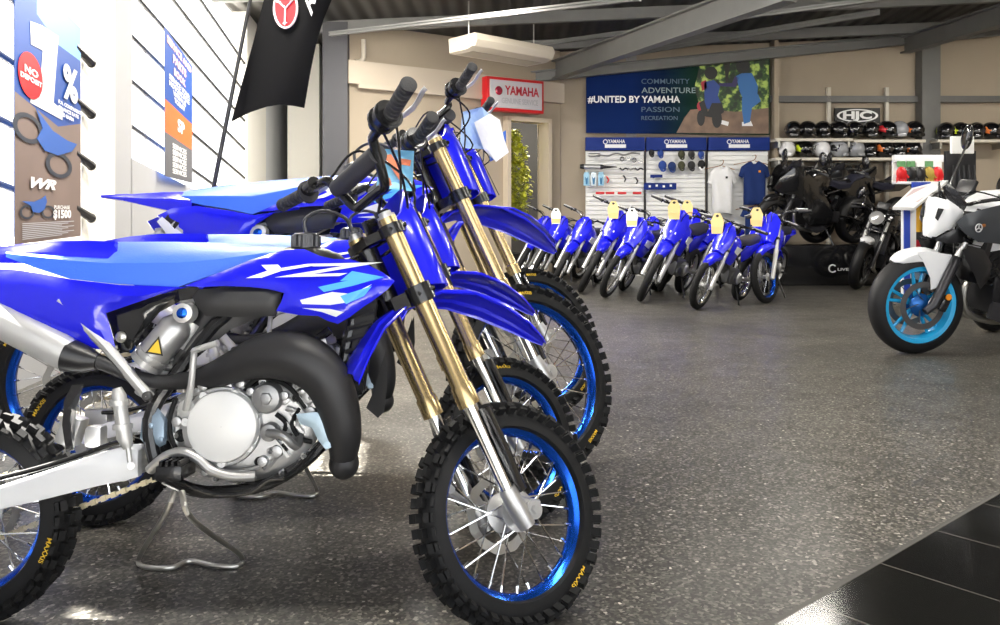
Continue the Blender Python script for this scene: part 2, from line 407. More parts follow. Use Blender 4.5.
# window panes and glazing bars; the bars drop towards the back of the shop as the sill does
for i, (ya, yb, z0a, z0b) in enumerate(((4.2, LYS['b'], .45, .45), (LYS['c'], LYS['d'], SC, SD))):
    mb = MB(); q = [(WX(ya)-.08, ya, z0a), (WX(yb)-.08, yb, z0b), (WX(yb)-.08, yb, 3.75), (WX(ya)-.08, ya, 3.75)]
    mb.add(q+[(a-.008, b, c) for a, b, c in q], [(0, 1, 2, 3), (7, 6, 5, 4), (0, 4, 5, 1), (1, 5, 6, 2), (2, 6, 7, 3), (3, 7, 4, 0)])
    struct('window_%d' % (i+1), mb, GLASS)
BAR = mat('black_window_rail', (.02, .02, .022), .5)
k = 80
mb = MB()
for j in range(-3, 8):
    z = lz(130, 31+46*j); mbk = MB()
    ya, yb = LYS['c'], LYS['d']; za = z; zb = z-.159*(yb-ya)
    s0 = SC+.03
    if zb < SD:                                 # clip where the rail meets the sloping sill
        t_ = (za-SC)/((za-SC)-(zb-SD)) if za > SC else 0
        if t_ <= .02: continue
        yb = ya+(yb-ya)*t_; zb = za-.159*(yb-ya)
    mbk.tube([(WX(ya)-.03, ya, za), (WX(yb)-.03, yb, zb)], .016, 6)
    struct('trim_%d' % k, mbk, BAR); k += 1
for j in range(-8, 5):
    yb = LYS['b']; zb = lz(85, 52+53*j); ya = 4.2; za = zb+.159*(yb-ya)
    if zb < .5 or zb > 3.7: continue
    if za > 3.7: ya = yb-(3.7-zb)/.159; za = 3.7
    struct('trim_%d' % k, MB().tube([(WX(ya)-.03, ya, za), (WX(yb)-.03, yb, zb)], .018, 6), BAR); k += 1
for px in (154, 194):
    y = lw(px); t_ = (y-LYS['c'])/(LYS['d']-LYS['c']); z0 = SC+(SD-SC)*t_
    struct('trim_%d' % k, MB().cyl((WX(y)-.075, y, z0), (WX(y)-.075, y, 3.75), .012, 6), ALUW); k += 1
mb = MB(); q = [(WX(2.38)-.08, 2.38, 2.25), (WX(3.02)-.08, 3.02, 2.25), (WX(3.02)-.08, 3.02, 3.3), (WX(2.38)-.08, 2.38, 3.3)]
mb.add(q+[(a-.008, b, c) for a, b, c in q], [(0, 1, 2, 3), (7, 6, 5, 4), (0, 4, 5, 1), (1, 5, 6, 2), (2, 6, 7, 3), (3, 7, 4, 0)]); struct('window_4', mb, GLASS)  # pane of the unseen slot added to throw a sun patch on the floor
# shop front behind the camera: glazed opening that lets the daylight in
mb = MB(); mb.box((-2.15, -2.5, 2.4), (.9, .2, 4.8)); mb.box((W-.4, -2.5, 2.4), (.9, .2, 4.8)); mb.box((3.2, -2.5, 4.2), (11.2, .2, 1.6))
struct('wall_front', mb, PAINT)
struct('window_3', MB().box((3.2, -2.5, 1.7), (9.9, .01, 3.4)), GLASS)
for i in range(1, 6):
    struct('trim_%d' % (100+i), MB().box((-1.7+i*1.65, -2.5, 1.7), (.06, .1, 3.4)), ALUW)
# ground outside
struct('floor_outside', MB().box((2, 4, -.2), (60, 60, .15)), mat('concrete_forecourt', (.55, .53, .5), .9, noise=.08, nscale=2))
# fill lamps added to brighten the room, unseen, shaped as battens under the roof
def batten(x, y, power, lab):
    t = thing('fill_lamp', lab, 'lamp', (x, y, ceil_z(x, y)-.20), (0, 0, 0), 'added fill battens under the roof')
    m = MB().box((0, 0, .04), (1.5, .16, .06), bev=.01); obj('fill_lamp_housing', m, WHITE, t)
    obj('fill_lamp_diffuser', MB().tube([(-.72, 0, 0), (.72, 0, 0)], .035, 10), mat('fill_lamp_tube', (1, .97, .9), .5, emit=6), t)
    for s_ in (-.6, .6): obj('hanger', MB().cyl((s_, 0, .06), (s_, 0, .20), .006, 6), STEEL, t)
    l = bpy.data.lights.new('fill_light', 'AREA'); l.shape = 'RECTANGLE'; l.size = 1.4; l.size_y = .15; l.energy = power; l.color = (1, .95, .86)
    lo = bpy.data.objects.new('fill_light', l); COL.objects.link(lo); lo.parent = t; lo.location = (0, 0, -.05)
batten(.3, 13.2, 110, 'added unseen fill batten inside the office behind the doorway')
LAB = 'added unseen fill batten under the roof, out of frame above the showroom'
for x, y, w_ in ((-.5, 8.6, 100), (2.7, 8.6, 50), (6.6, 8.6, 110), (1.0, 5.4, 22), (4.4, 5.4, 45), (.4, 1.5, 60), (3.6, 1.5, 40), (-1.5, 7.6, 130), (-1.4, 4.3, 130)): batten(x, y, w_, LAB)

# ------------------------------------------------------------------ wheels
def rot_y(a): return Matrix.Rotation(a, 4, 'Y')
def tyre_mesh(R, w, h, knobs=True, n=48, road=False):
    """tyre around the Y axis; R outer radius, w width, h section height"""
    m = MB(); r0 = R-(.012 if knobs else 0); prof = []
    for k in range(11):
        a = PI*(k/10); prof.append((r0-h+h*math.sin(a)**(.8 if road else .7), -math.cos(a)*w/2*(1.0)))
    prof += [(r0-h-.004, w*.36), (r0-h-.004, -w*.36)]
    m.lathe(prof, n=n*2 if knobs else 48, closed=True)
    if knobs:
        for i in range(n):
            a0 = 2*PI*i/n
            rows = ((-.20, 0), (.20, 0)) if i % 2 else ((0, 0), (-.40, .12), (.40, .12))
            rows = list(rows)+[(-.485, .33), (.485, .33)]
            for (f, drop) in rows:
                M_ = Matrix.Rotation(a0, 3, 'Y')
                rr = r0-h*drop+.003; tilt = f*2.3
                R2 = M_ @ Matrix.Rotation(-tilt*.9, 3, 'X')
                big = abs(f) > .45
                c = M_ @ V((0, f*w, rr))
                m.box(c, (2*PI*R/n*(.62 if not big else .55), w*(.17 if not big else .10), .024 if not big else .030), R2)
    return m
def rim_mesh(rr, w, n=56):
    """rr: outer lip radius"""
    prof = [(rr, -w/2), (rr+.002, -w/2+.004), (rr-.006, -w/2+.008), (rr-.012, -w*.2), (rr-.014, w*.2), (rr-.006, w/2-.008), (rr+.002, w/2-.004), (rr, w/2),
            (rr-.008, w/2), (rr-.020, w*.30), (rr-.026, w*.1), (rr-.026, -w*.1), (rr-.020, -w*.30), (rr-.008, -w/2)]
    return MB().lathe(prof, n=n, closed=True)
def hub_mesh(w, r=.020, fl=.040):
    return MB().lathe([(.001, -w/2-.006), (.016, -w/2-.006), (fl*.6, -w/2), (fl, -w/2+.004), (fl, -w/2+.010), (r, -w/2+.02), (r, w/2-.02), (fl, w/2-.010), (fl, w/2-.004), (fl*.6, w/2), (.016, w/2+.006), (.001, w/2+.006)], n=28)
def disc_mesh(r, y, waves=0):
    m = MB(); n = 72; vs = []
    for k in range(n):
        a = 2*PI*k/n; ro = r*(1+(.02*math.sin(waves*a) if waves else 0)); ri = r*.76
        for rad, yy in ((ro, y-.0015), (ro, y+.0015), (ri, y+.0015), (ri, y-.0015)):
            vs.append((math.sin(a)*rad, yy, math.cos(a)*rad))
    fs = []
    for k in range(n):
        for j in range(4): fs.append((k*4+j, k*4+(j+1) % 4, ((k+1) % n)*4+(j+1) % 4, ((k+1) % n)*4+j))
    m.add(vs, fs)
    for k in range(5):
        a = 2*PI*k/5; d = V((math.sin(a), 0, math.cos(a))); d2 = V((math.sin(a+.5), 0, math.cos(a+.5)))
        m.tube([d*r*.22+V((0, y, 0)), d2*r*.72+V((0, y, 0))], .006, 5, flat=.4)
    for k in range(24):
        a = 2*PI*k/24; rr = r*(.78 if k % 2 else .88)
        m.cyl((math.sin(a)*rr, y-.0022, math.cos(a)*rr), (math.sin(a)*rr, y+.0022, math.cos(a)*rr), .0035, 6)
    return m
def ring_text(txt, rad, y, size, a_c, face=-1):
    """lettering round the tyre wall, centred at angle a_c (from the top, towards the front)"""
    def to3(x, yy):
        a = a_c+x/rad*1.0; r = rad+yy
        return V((math.sin(a)*r, y, math.cos(a)*r))
    return MB().text(txt, to3, size=size, bold=.0002)
def spoked_wheel(name, parent, mtx, R, w, h, rimm, spokes=28, knob=48, disc=None, discside=1, text=None, hubfl=.045, hubw=.09, bare=False):
    rr = R-h-(.010 if knob else 0)+.004
    o = obj(name, rim_mesh(rr, w*.62), rimm, parent, mtx)
    obj('tyre', tyre_mesh(R, w, h, bool(knob), knob or 48), RUBBER, o)
    obj('hub', hub_mesh(hubw, .022, hubfl), ALU, o)
    sp = None
    if bare:
        m = MB()
        for i in range(spokes):
            a = 2*PI*i/spokes; s_ = 1 if i % 2 else -1; a2 = a+(.5 if (i//2) % 2 else -.5)
            m.tube([V((math.sin(a2)*hubfl*.8, s_*hubw*.4, math.cos(a2)*hubfl*.8)), V((math.sin(a)*(rr-.018), 0, math.cos(a)*(rr-.018)))], .0028, 4)
        obj('spoke_lacing', m, CHROME, o)
    else:
        for q in range(4):
            s_ = 1 if q % 2 else -1; tw = .62 if q < 2 else -.62
            me = MB().tube([V((math.sin(tw)*hubfl*.9, s_*hubw*.42, math.cos(tw)*hubfl*.9)), V((0, s_*.004, rr-.022))], .0021, 5)
            me.cyl((0, s_*.004, rr-.04), (0, s_*.003, rr-.02), .0036, 6); me = me.mesh('spoke', CHROME)
            for i in range(spokes//4):
                obj('spoke', me, None, o, rot_y(2*PI*(i*4+q)/spokes))
    if disc:
        obj('brake_disc', disc_mesh(disc, discside*hubw*.56, 12), STEEL, o)
    if text:
        for a_c in text: obj('tyre_lettering', ring_text('MAXXIS', rr+.021, -w*.50, .0165, a_c), YEL, o)
    return o

# ------------------------------------------------------------------ motocross bike, traced on its own side plane
LEAN = math.radians(6); BX, BY = -.6, 1.93
cL, sL = math.cos(LEAN), math.sin(LEAN)
def T(px, py, lat):
    """bike-local point (forward, left, up) at lateral offset lat to the right of the centre plane"""
    v = -lat; k = (py-HZ)/FOC
    w = (EYE-k*BY-k*v*cL+v*sL)/(cL+k*sL)
    return V(((px-500)/FOC*(BY+v*cL+w*sL)-BX, v, w))
def TS(px, py, lat):                      # with the lateral written for mirrored parts
    return T(px, py, lat)
STEER = math.radians(37); RAKE = math.radians(24.5)
def make_motocross(kind, label, loc, group=None):
    big = kind == 'big'
    root = thing('motocross_bike', label, 'motorcycle', loc, (-LEAN, 0, 0), group)
    def g(p):                              # the larger model: longer and taller frame
        if not big: return p
        u, v, w = p
        s_ = 1.30 if u > .35 else 1.30-.15*min(1, (.35-u)/.8)
        return V((u*1.30, v*1.12, w*s_))
    def part(name, mb, mats, parent=root, smooth=35, label=None): return obj(name, mb.map(g), mats, parent, None, smooth, label)
    # ---- steering geometry, unsteered, then turned about the steering axis
    R = .249 if not big else .345; Rr = .237 if not big else .325
    ax = V((-math.sin(RAKE), 0, math.cos(RAKE))); fw = V((math.cos(RAKE), 0, math.sin(RAKE)))
    LEN = .705 if not big else .90; off = .035
    uW = .630 if not big else .84
    Wf = V((uW, 0, R)); C = Wf+ax*LEN-fw*off
    RM = Matrix.Rotation(STEER, 3, ax)
    low = min((RM @ (Wf+V((math.sin(a)*R, 0, math.cos(a)*R))-C)+C).z for a in [i*.05 for i in range(126)])
    C = C-V((0, 0, low)); Wf = Wf-V((0, 0, low))
    def F(t, p, q): return RM @ (ax*t+fw*p+V((0, -q, 0)))+C         # along fork, forward of it, to the right
    def H(f, q, u): return RM @ (V((f, -q, u)))+C                    # horizontal frame at the crown
    M4 = Matrix.Translation(RM @ (Wf-C)+C) @ RM.to_4x4()
    fs = 1.0 if not big else 1.22
    if big: ww, hh = .086, .054
    else: ww, hh = .070, .045
    wf = spoked_wheel('front_wheel', root, M4, R, ww, hh, RIMB, 28, 48, .09*fs, 1, text=(2.35, -.1), hubw=.08)
    # ---- fork
    for q in (.083*fs, -.083*fs):
        mb = MB(); gl_ = -.435 if not big else -.58
        mb.tube([F(.03, 0.0, q), F(-.02, 0, q), F(gl_+.05, 0, q), F(gl_+.045, 0, q), F(gl_, 0, q)], [.0225*fs, .0225*fs, .0225*fs, .026*fs, .026*fs], 20)
        leg = obj('fork_leg', mb, GOLD, root, label='gold fork leg')
        mb = MB().cyl(F(gl_+.02, 0, q), F(-LEN+.02, 0, q), .0165*fs, 18); obj('fork_slider', mb, CHROME, leg)
        mb = MB().cyl(F(.03, 0, q), F(.045, 0, q), .015*fs, 12); mb.cyl(F(.028, 0, q), F(.036, 0, q), .021*fs, 16); obj('fork_cap', mb, ALU, leg)
        mb = MB(); mb.tube([F(-LEN+.07, 0, q), F(-LEN+.03, .003, q), F(-LEN-.025, .01, q)], [.020*fs, .024*fs, .020*fs], 14)
        mb.cyl(F(-LEN, off, q-.016), F(-LEN, off, q+.016), .021*fs, 18); mb.cyl(F(-LEN, off, q*1.0-.026), F(-LEN, off, q+.026), .010*fs, 6)
        mb.tube([F(-LEN+.03, .02, q), F(-LEN+.002, off+.025, q)], .010*fs, 8)
        obj('axle_lug', mb, ALU, leg)
        s_ = 1 if q > 0 else -1
        mb = MB(); rings = []
        for t_, wd_ in ((gl_-.02, .020), (gl_-.09, .026), (-LEN+.12, .022), (-LEN+.05, .016)):
            rings.append([F(t_, .012+.02*math.cos(a), q+s_*.004+.020*fs*math.sin(a)) if False else F(t_, .014+.030*math.cos(a)*1, q+s_*.006+wd_*math.sin(a)*s_) for a in [k*.35-1.4 for k in range(9)]]
                         + [F(t_, .011+.026*math.cos(a), q+s_*.006+(wd_-.004)*math.sin(a)*s_) for a in [1.4-k*.35 for k in range(9)]])
        mb.loft(rings); obj('fork_guard', mb, BLK, leg)
    ca = MB(); ca.box((0, 0, 0), (.03, .022, .055), None, .005).map(lambda p: F(-LEN+.13+p.z, -.055+p.x, -.058*fs+p.y*1.4))
    ca.cyl(F(-LEN+.15, -.06, -.075*fs), F(-LEN+.15, -.06, -.04*fs), .012, 10); ca.cyl(F(-LEN+.11, -.06, -.075*fs), F(-LEN+.11, -.06, -.04*fs), .012, 10)
    ca.tube([F(-LEN+.02, 0, -.08*fs), F(-LEN+.10, -.05, -.07*fs)], .010, 8); obj('brake_caliper', ca, ALU, root)
    ho = MB().tube(catmull([F(-LEN+.16, -.06, -.07*fs), F(-.5*fs, .0, -.12*fs), F(-.2, .03, -.12*fs), F(0, .05, -.09*fs), F(.08, .0, .1)], 5), .004, 6); obj('brake_hose', ho, BLK, root)
    # triple clamps
    for t_, hgt, nm in ((.0, .026, 'upper_triple_clamp'), (-.160*fs, .042, 'lower_triple_clamp')):
        mb = MB()
        for q in (.083*fs, -.083*fs): mb.cyl(F(t_-hgt/2, 0, q), F(t_+hgt/2, 0, q), .031*fs, 20); mb.cyl(F(t_-.006, .03*fs, q*.78), F(t_+.006, .03*fs, q*.78), .006, 8); mb.cyl(F(t_, .026*fs, q*1.25), F(t_, -.02, q*1.25), .007, 8)
        rings = [[F(t_-hgt*.4, -.055, q), F(t_-hgt*.4, .018, q), F(t_+hgt*.4, .018, q), F(t_+hgt*.4, -.055, q)] if abs(q) < .05 else [F(t_-hgt*.4, -.022, q), F(t_-hgt*.4, .018, q), F(t_+hgt*.4, .018, q), F(t_+hgt*.4, -.022, q)] for q in (-.08*fs, -.045, -.02, .02, .045, .08*fs)]
        mb.loft(rings); obj(nm, mb, BLK, root)
    # head tube and steering stem
    obj('head_tube', MB().cyl(F(-.17*fs, -.035, 0), F(-.015, -.035, 0), .026, 18), BLK, root)
    # ---- front fender (fixed under the lower clamp)
    fe = MB(); rings = []
    st = [(-.215, -.225, .022, .066), (-.19, -.17, .020, .068), (-.15, -.105, .016, .064), (-.085, -.045, .012, .066), (0, -.012, .010, .070), (.09, -.008, .014, .075), (.18, -.028, .018, .066), (.26, -.062, .014, .048), (.315, -.095, .008, .024), (.335, -.108, .004, .008)]
    for f, z, cr, hw in st:
        f, z, hw = f*fs, z*fs, hw*fs*1.0
        up = [(-1, -.55), (-.97, -.2), (-.62, .25), (-.55, .75), (-.25, 1), (0, 1.05), (.25, 1), (.55, .75), (.62, .25), (.97, -.2), (1, -.55)]
        ring = [V((f, a*hw, z+b*cr)) for a, b in up]+[V((f, a*hw*.96, z+b*cr-.004)) for a, b in up[::-1]]
        rings.append(ring)
    C0 = ax*(-.215*fs); fo, fz = (.045, .112) if not big else (.055, .10)
    fe.loft([[H(p.x+C0.x+fo, p.y, p.z+C0.z+fz-.03*fs) for p in r] for r in rings]); obj('front_fender', fe, BLUE, root)
    # ---- number plate in front of the clamps
    npz = fs
    pl = MB(); U = [(-.088, .0), (-.094, .045), (-.080, .085), (-.045, .112), (0, .120), (.045, .112), (.080, .085), (.094, .045), (.088, .0)]
    tops = [.012, .035, .075, .095, .10, .095, .075, .035, .012]; bots = [-.135, -.15, -.16, -.165, -.167, -.165, -.16, -.15, -.135]
    rings = []
    for j_ in range(9):
        q, p_ = U[j_]
        col = []
        for i_ in range(7):
            e = i_/6; t_ = tops[j_]+(bots[j_]-tops[j_])*e; nar = 1-.30*max(0, (t_-.0)/.1)-.12*e*e
            col.append((t_, p_, q*nar))
        rings.append([F(t_*npz, p_*npz, q_*npz) for t_, p_, q_ in col]+[F(t_*npz, (p_-.004)*npz, q_*.95*npz) for t_, p_, q_ in col[::-1]])
    pl.loft(rings)
    for q in (.055, -.055): pl.cyl(F(.045*npz, .085*npz, q*npz), F(.045*npz, .092*npz, q*1.25*npz), .006, 8)
    obj('front_number_plate', pl, BLUE, root)
    mb = MB().tube([F(.05*npz, .096*npz, .066*npz), F(-.17*npz, .092*npz, .080*npz)], .0022, 5); obj('plate_groove', mb, BLACKP, bpy.data.objects[root.children[-1].name] if False else root.children[-1])
    # ---- handlebar
    bf, bz = (.045, .05) if not big else (.12, -.05)
    F_ = F
    def F(t, p, q): return F_(t+bz, p+bf, q) if t > .1 or abs(t-.055) < .02 else F_(t, p, q)
    hb = MB(); half = [(0, .055, -.01), (.05, .055, -.01), (.085, .062, -.012), (.125, .145, -.022), (.15, .160, -.028), (.24, .168, -.030), (.355, .182, -.045)]
    pth = [F(z*fs if z > .06 else .055, b, -x) for x, z, b in half[::-1]]+[F(z*fs if z > .06 else .055, b, x) for x, z, b in half[1:]]
    hb.tube(catmull(pth, 4), .0125, 12); bar = obj('handlebar', hb, BLK, root)
    for s_ in (1, -1):
        mb = MB()
        a, b = F(.168*fs, -.031, s_*.245), F(.182*fs, -.046, s_*.365); d = (b-a)
        prof = []; L_ = d.length
        prof = [(.014, -.012), (.030, -.010), (.031, -.004), (.020, 0)]
        for i in range(8):
            x0 = L_*(i+.1)/8; x1 = L_*(i+.9)/8; prof += [(.0152, x0), (.0178, x0+.0015), (.0178, x1-.0015), (.0152, x1)]
        prof += [(.0185, L_), (.0185, L_+.008), (.015, L_+.010), (.001, L_+.010)]
        mb.lathe(prof, a, d, 20); obj('grip', mb, GRIP, bar)
        mb = MB(); pv = F(.172*fs, -.035, s_*.205)
        mb.box((0, 0, 0), (.03, .035, .03), None, .006).map(lambda p: F(.172*fs+p.z, -.035+p.x, s_*.205+p.y)); mb.cyl(F(.172*fs, -.035, s_*.18), F(.172*fs, -.035, s_*.23), .018, 12)
        if s_ == 1: mb.cyl(F(.172*fs, -.033, .20), F(.172*fs, -.033, .248), .029, 18); mb.cyl(F(.172*fs, -.033, .205), F(.172*fs, -.033, .212), .034, 18); mb.cyl(F(.172*fs, -.033, .235), F(.172*fs, -.033, .243), .034, 18)
        obj('control_housing', mb, BLK, bar)
        mb = MB().tube(catmull([F(.170*fs, -.010, s_*.185), F(.168*fs, .02, s_*.215), F(.168*fs, .022, s_*.27), F(.172*fs, .004, s_*.34), F(.174*fs, .006, s_*.352)], 4), [.0095]*8+[.007]*8+[.011], 8, flat=.6)
        obj('hand_lever', mb, mat('polished_lever', (.80, .80, .80), .3, metal=.4), bar)
    mb = MB().cyl(F(.125*fs, -.016, -.115), F(.125*fs, -.016, .115), .024, 20); obj('bar_pad', mb, mat('bar_pad_foam', (.05, .05, .055), .7, bump=.4, nscale=160), bar)
    for s_ in (1, -1):
        mb = MB().box((0, 0, 0), (.032, .024, .05), None, .005).map(lambda p: F_(.035*fs+p.z, bf*.5+p.x, s_*.035+p.y)); obj('bar_clamp', mb, BLK, bar)
    for i, c in enumerate(([F(.17*fs, .01, .17), F(.22*fs, .10, .08), F(.05, .09, -.02), F(-.03, .03, -.01), H(-.12, 0, -.09)],
              [F(.17*fs, .01, -.17), F(.20*fs, .08, -.10), F(.04, .10, .02), F(-.03, .04, .0), H(-.13, .02, -.10)],
              [F(.16*fs, -.03, .19), F(.10*fs, .06, .12), F(-.0, .05, .04), H(-.12, -.02, -.08)])):
        obj('control_cable', MB().tube(catmull(c, 6), .0035, 6), BLK, bar)
    # ---- frame, radiators
    fr = MB()
    for s_ in (1, -1):
        l = .035*s_
        fr.tube(catmull([T(372, 268, l*.5), T(350, 330, l), T(338, 400, l*1.6), T(322, 445, l*2.0), T(270, 483, l*2.2), T(205, 492, l*2.4), T(165, 478, l*2.4)], 4), .014, 10)
        fr.tube(catmull([T(368, 262, l*.5), T(300, 296, l*1.3), T(230, 312, l*1.3), T(178, 372, l*1.5), T(150, 420, l*2), T(160, 478, l*2.2)], 4), .016, 10)
        fr.tube([T(330, 330, l*1.4), T(245, 392, l*2)], .010, 8)
    part('frame', fr, BLK)
    sf = MB()
    for s_ in (1, -1):
        sf.tube([T(150, 398, .085*s_), T(105, 345, .095*s_), T(60, 300, .10*s_)], .0125, 10); sf.tube([T(225, 300, .05*s_), T(60, 296, .08*s_)], .010, 8)
    part('subframe', sf, ALUW)
    part('subframe_bolt', MB().lathe([(.001, -.012), (.007, -.012), (.0105, -.009), (.011, 0)], T(148, 396, .10), (0, 1, 0), 14), mat('dark_bolt_steel', (.10, .10, .10), .4, metal=.8))
    for s_ in (1, -1):
        mb = MB(); pts = [T(350, 306, .06*s_), T(376, 300, .06*s_), T(362, 392, .06*s_), T(342, 398, .06*s_)]
        c = sum(pts, V())/4
        for k in range(9):
            a = pts[0].lerp(pts[3], k/8); b = pts[1].lerp(pts[2], k/8)
            mb.tube([a, b], .006, 6, flat=4 if False else 1)
        q = [p+V((0, -.012*s_*1, 0)) for p in pts]+[p+V((0, -.035*-s_*-1, 0)) for p in pts]
        mb.add([p+V((0, .0+.015*s_, 0)) for p in pts]+[p+V((0, .045*s_, 0)) for p in pts], [(0, 1, 2, 3), (7, 6, 5, 4), (0, 4, 5, 1), (1, 5, 6, 2), (2, 6, 7, 3), (3, 7, 4, 0)])
        part('radiator', mb, mat('radiator_core', (.008, .008, .008), .6))
        fl = [(372, 395), (386, 350), (387, 385), (384, 412), (378, 418), (366, 408)]
        part('radiator_flap', MB().panel(fl, lambda x, y, d: T(x, y, s_*(.10+d)), 14, .008), RUBBER)
    # ---- seat
    st = [(6, 252, 253, 257, .050), (30, 254, 255, 266, .066), (70, 256, 258.5, 279, .072), (108, 257, 261, 283, .074), (118, 243, 261, 284, .074), (178, 243, 260, 287, .070), (215, 244, 258, 274, .062), (250, 246, 254, 262, .052), (280, 247, 251, 256, .040), (296, 248, 250, 252, .03)]
    if big: st = [(80, 246, 248, 250, .04), (110, 243, 252, 264, .068), (150, 242, 257, 277, .072)]+st[5:]
    rings = []
    for x, yt, ye, yb, hw in st:
        tp, eR, bR = T(x, yt, 0), T(x, ye, hw), T(x, yb, hw*1.08)
        eL = V((eR.x, -eR.y, eR.z)); bL = V((bR.x, -bR.y, bR.z))
        def mid(a, b, t, dz=0): r = a.lerp(b, t); r.z += dz; return r
        rings.append([bR, mid(bR, eR, .5), mid(bR, eR, .9), mid(eR, tp, .2, .002), mid(eR, tp, .55, .004), tp+V((0, 0, .003)), mid(eL, tp, .55, .004), mid(eL, tp, .2, .002), mid(bL, eL, .9), mid(bL, eL, .5), bL, V((bR.x, 0, bR.z))])
    part('seat', MB().loft(rings), SEATB)
    # ---- tail (rear fender) and side panels
    st = [(-34, 258, 262, .012), (-10, 252, 262, .040), (20, 247, 262, .048), (60, 243.5, 268, .052), (95, 243, 276, .052), (120, 244, 280, .050)]
    if big: st = [(2, 243.5, 245, .010), (25, 243, 250, .045), (47, 243, 257, .062), (80, 244, 270, .070), (104, 247, 278, .070)]
    rings = []
    for x, yt, yb, hw in st:
        tp = T(x, yt, 0); bR = T(x, yb, hw); bL = V((bR.x, -bR.y, bR.z)); zr = tp.z
        rings.append([bR, V((bR.x, bR.y*.96, bR.z+(zr-bR.z)*.6)), V((tp.x, bR.y*.62, zr-.004)), V((tp.x, bR.y*.5, zr+.004)), tp, V((tp.x, -bR.y*.5, zr+.004)), V((tp.x, -bR.y*.62, zr-.004)), V((bR.x, -bR.y*.96, bR.z+(zr-bR.z)*.6)), bL, V((bR.x, 0, bR.z+.006))])
    part('rear_fender', MB().loft(rings), BLUE)
    pan = [(-14, 268), (20, 270), (69, 279), (120, 285), (178, 287), (150, 298), (106, 313), (112, 333), (116, 350), (96, 349), (70, 342), (30, 326), (0, 312), (-14, 306)]
    if big: pan = [(62, 275), (80, 267), (110, 268), (150, 280), (178, 289), (205, 288), (180, 302), (170, 320), (140, 338), (124, 336), (103, 319), (76, 296)]
    dec = [([(10, 296), (60, 312), (100, 326), (100, 330), (60, 317), (12, 301)], 1)] if not big else []
    for s_ in (1, -1):
        part('side_panel', MB().panel(pan, lambda x, y, d: T(x, y, s_*(.088+d+.012*math.sin((y-268)/80*PI))), 9, .006, .012, 12, ()), [BLUE, LBLUE])
    # black airbox panels between side panel and shroud
    ab = [(107, 313), (140, 301), (178, 289), (196, 286), (204, 292), (196, 298), (180, 301), (160, 312), (145, 330), (132, 350), (120, 352), (112, 332)]
    ab2 = [(192, 296), (200, 289), (240, 287), (282, 287), (281, 302), (276, 316), (240, 317), (206, 316), (196, 306)]
    for s_ in (1, -1):
        ap = part('airbox_panel', MB().panel(ab, lambda x, y, d: T(x, y, s_*(.076+d)), 9, .006, .010, 8), BLKB)
        part('panel_bolt', MB().lathe([(.001, .006), (.007, .006), (.012, .003), (.013, 0)], T(121, 337, s_*.088), (0, -s_, 0), 16), STEEL, ap)
        part('front_side_panel', MB().panel(ab2, lambda x, y, d: T(x, y, s_*(.080+d)), 9, .008, .008, 5), mat('satin_charcoal_plastic', (.022, .022, .023), .38))
    mb = MB().panel([(185, 318), (165, 340), (150, 356), (180, 372), (230, 330), (300, 300), (300, 290), (200, 292)], lambda x, y, d: T(x, y, .045+d), 12, .09, .006, 8); part('airbox', mb, BLACKP)
    # tank and shroud
    sh_ = [(184, 286), (205, 278), (228, 269), (250, 260), (262, 256), (285, 250), (304, 249), (320, 256), (334, 259), (350, 259), (366, 264), (382, 272), (395, 281), (388, 289), (378, 297), (362, 308), (350, 317), (338, 324), (328, 321), (318, 316), (298, 315), (276, 311), (281, 302), (284, 293), (268, 289), (250, 287), (225, 286), (200, 287)]
    d1 = [(222, 279), (262, 275), (270, 271), (243, 272), (262, 264), (276, 264), (270, 269), (284, 263), (296, 263), (272, 276), (240, 281)]; d2 = [(300, 264), (330, 262), (316, 268), (346, 266), (335, 272), (300, 275), (282, 279), (298, 270)]
    d3 = [(300, 300), (332, 292), (352, 294), (372, 284), (350, 302), (330, 305), (302, 304)]; d4 = [(318, 287), (350, 280), (385, 277), (352, 286), (324, 292)]
    d6 = [(340, 296), (372, 286), (364, 296), (346, 304)]; d7 = [(352, 271), (384, 277), (366, 279), (340, 281)]; d5 = [(302, 308), (330, 309), (344, 312), (336, 317), (322, 312)]
    def yp(x, y, d, s_):
        t = max(0, min(1, (y-250)/70)); fwd = max(0, (x-300)/95)-max(0, (250-x)/66)*.5
        return T(x, y, s_*(.070+.060*math.sin(min(1, t*1.3)*PI/2)+d+.025*fwd))
    for s_ in (1, -1):
        tsh = part('tank_shroud', MB().panel(sh_, lambda x, y, d: yp(x, y, d, s_), 8, .006, .008, 8, ((d3, 2), (d4, 1), (d5, 2), (d6, 1), (d7, 1))), [BLUE, LBLUE, WHITE])
        part('shroud_lettering', MB().text('YZ', lambda x, y: yp(284+x*s_*88, 271.5-y*17-x*s_*2, .0105, s_), size=1.0, bold=.035, font_shear=.6), mat('white_print', (.85, .85, .85), .5), tsh, 0)
    st = [(243, 268, .045), (262, 255, .06), (290, 247, .068), (318, 246, .064), (340, 254, .05), (352, 266, .03)]
    rings = []
    for x, yt, hw in st:
        tp = T(x, yt, 0); rings.append([V((tp.x, math.cos(a)*-hw*1.15, tp.z-.045+.045*math.sin(a))) for a in [PI*k/10 for k in range(11)]]+[V((tp.x, hw, tp.z-.10)), V((tp.x, -hw, tp.z-.10))])
    part('fuel_tank', MB().loft(rings), BLACKP)
    c = T(306, 240, 0); mb = MB().lathe([(.001, .016), (.026, .016), (.031, .012), (.032, -.022), (.04, -.03)], c, (0, 0, 1), 20)
    for k in range(14): a = 2*PI*k/14; mb.box(c+V((math.cos(a)*.032, math.sin(a)*.032, -.004)), (.006, .006, .026))
    cap = part('filler_cap', mb, DGREY)
    part('breather_hose', MB().tube(catmull([T(306, 234, 0), T(305, 220, 0), T(322, 211, 0), T(345, 218, 0), T(352, 232, 0)], 6), .0045, 8), DGREY, cap)
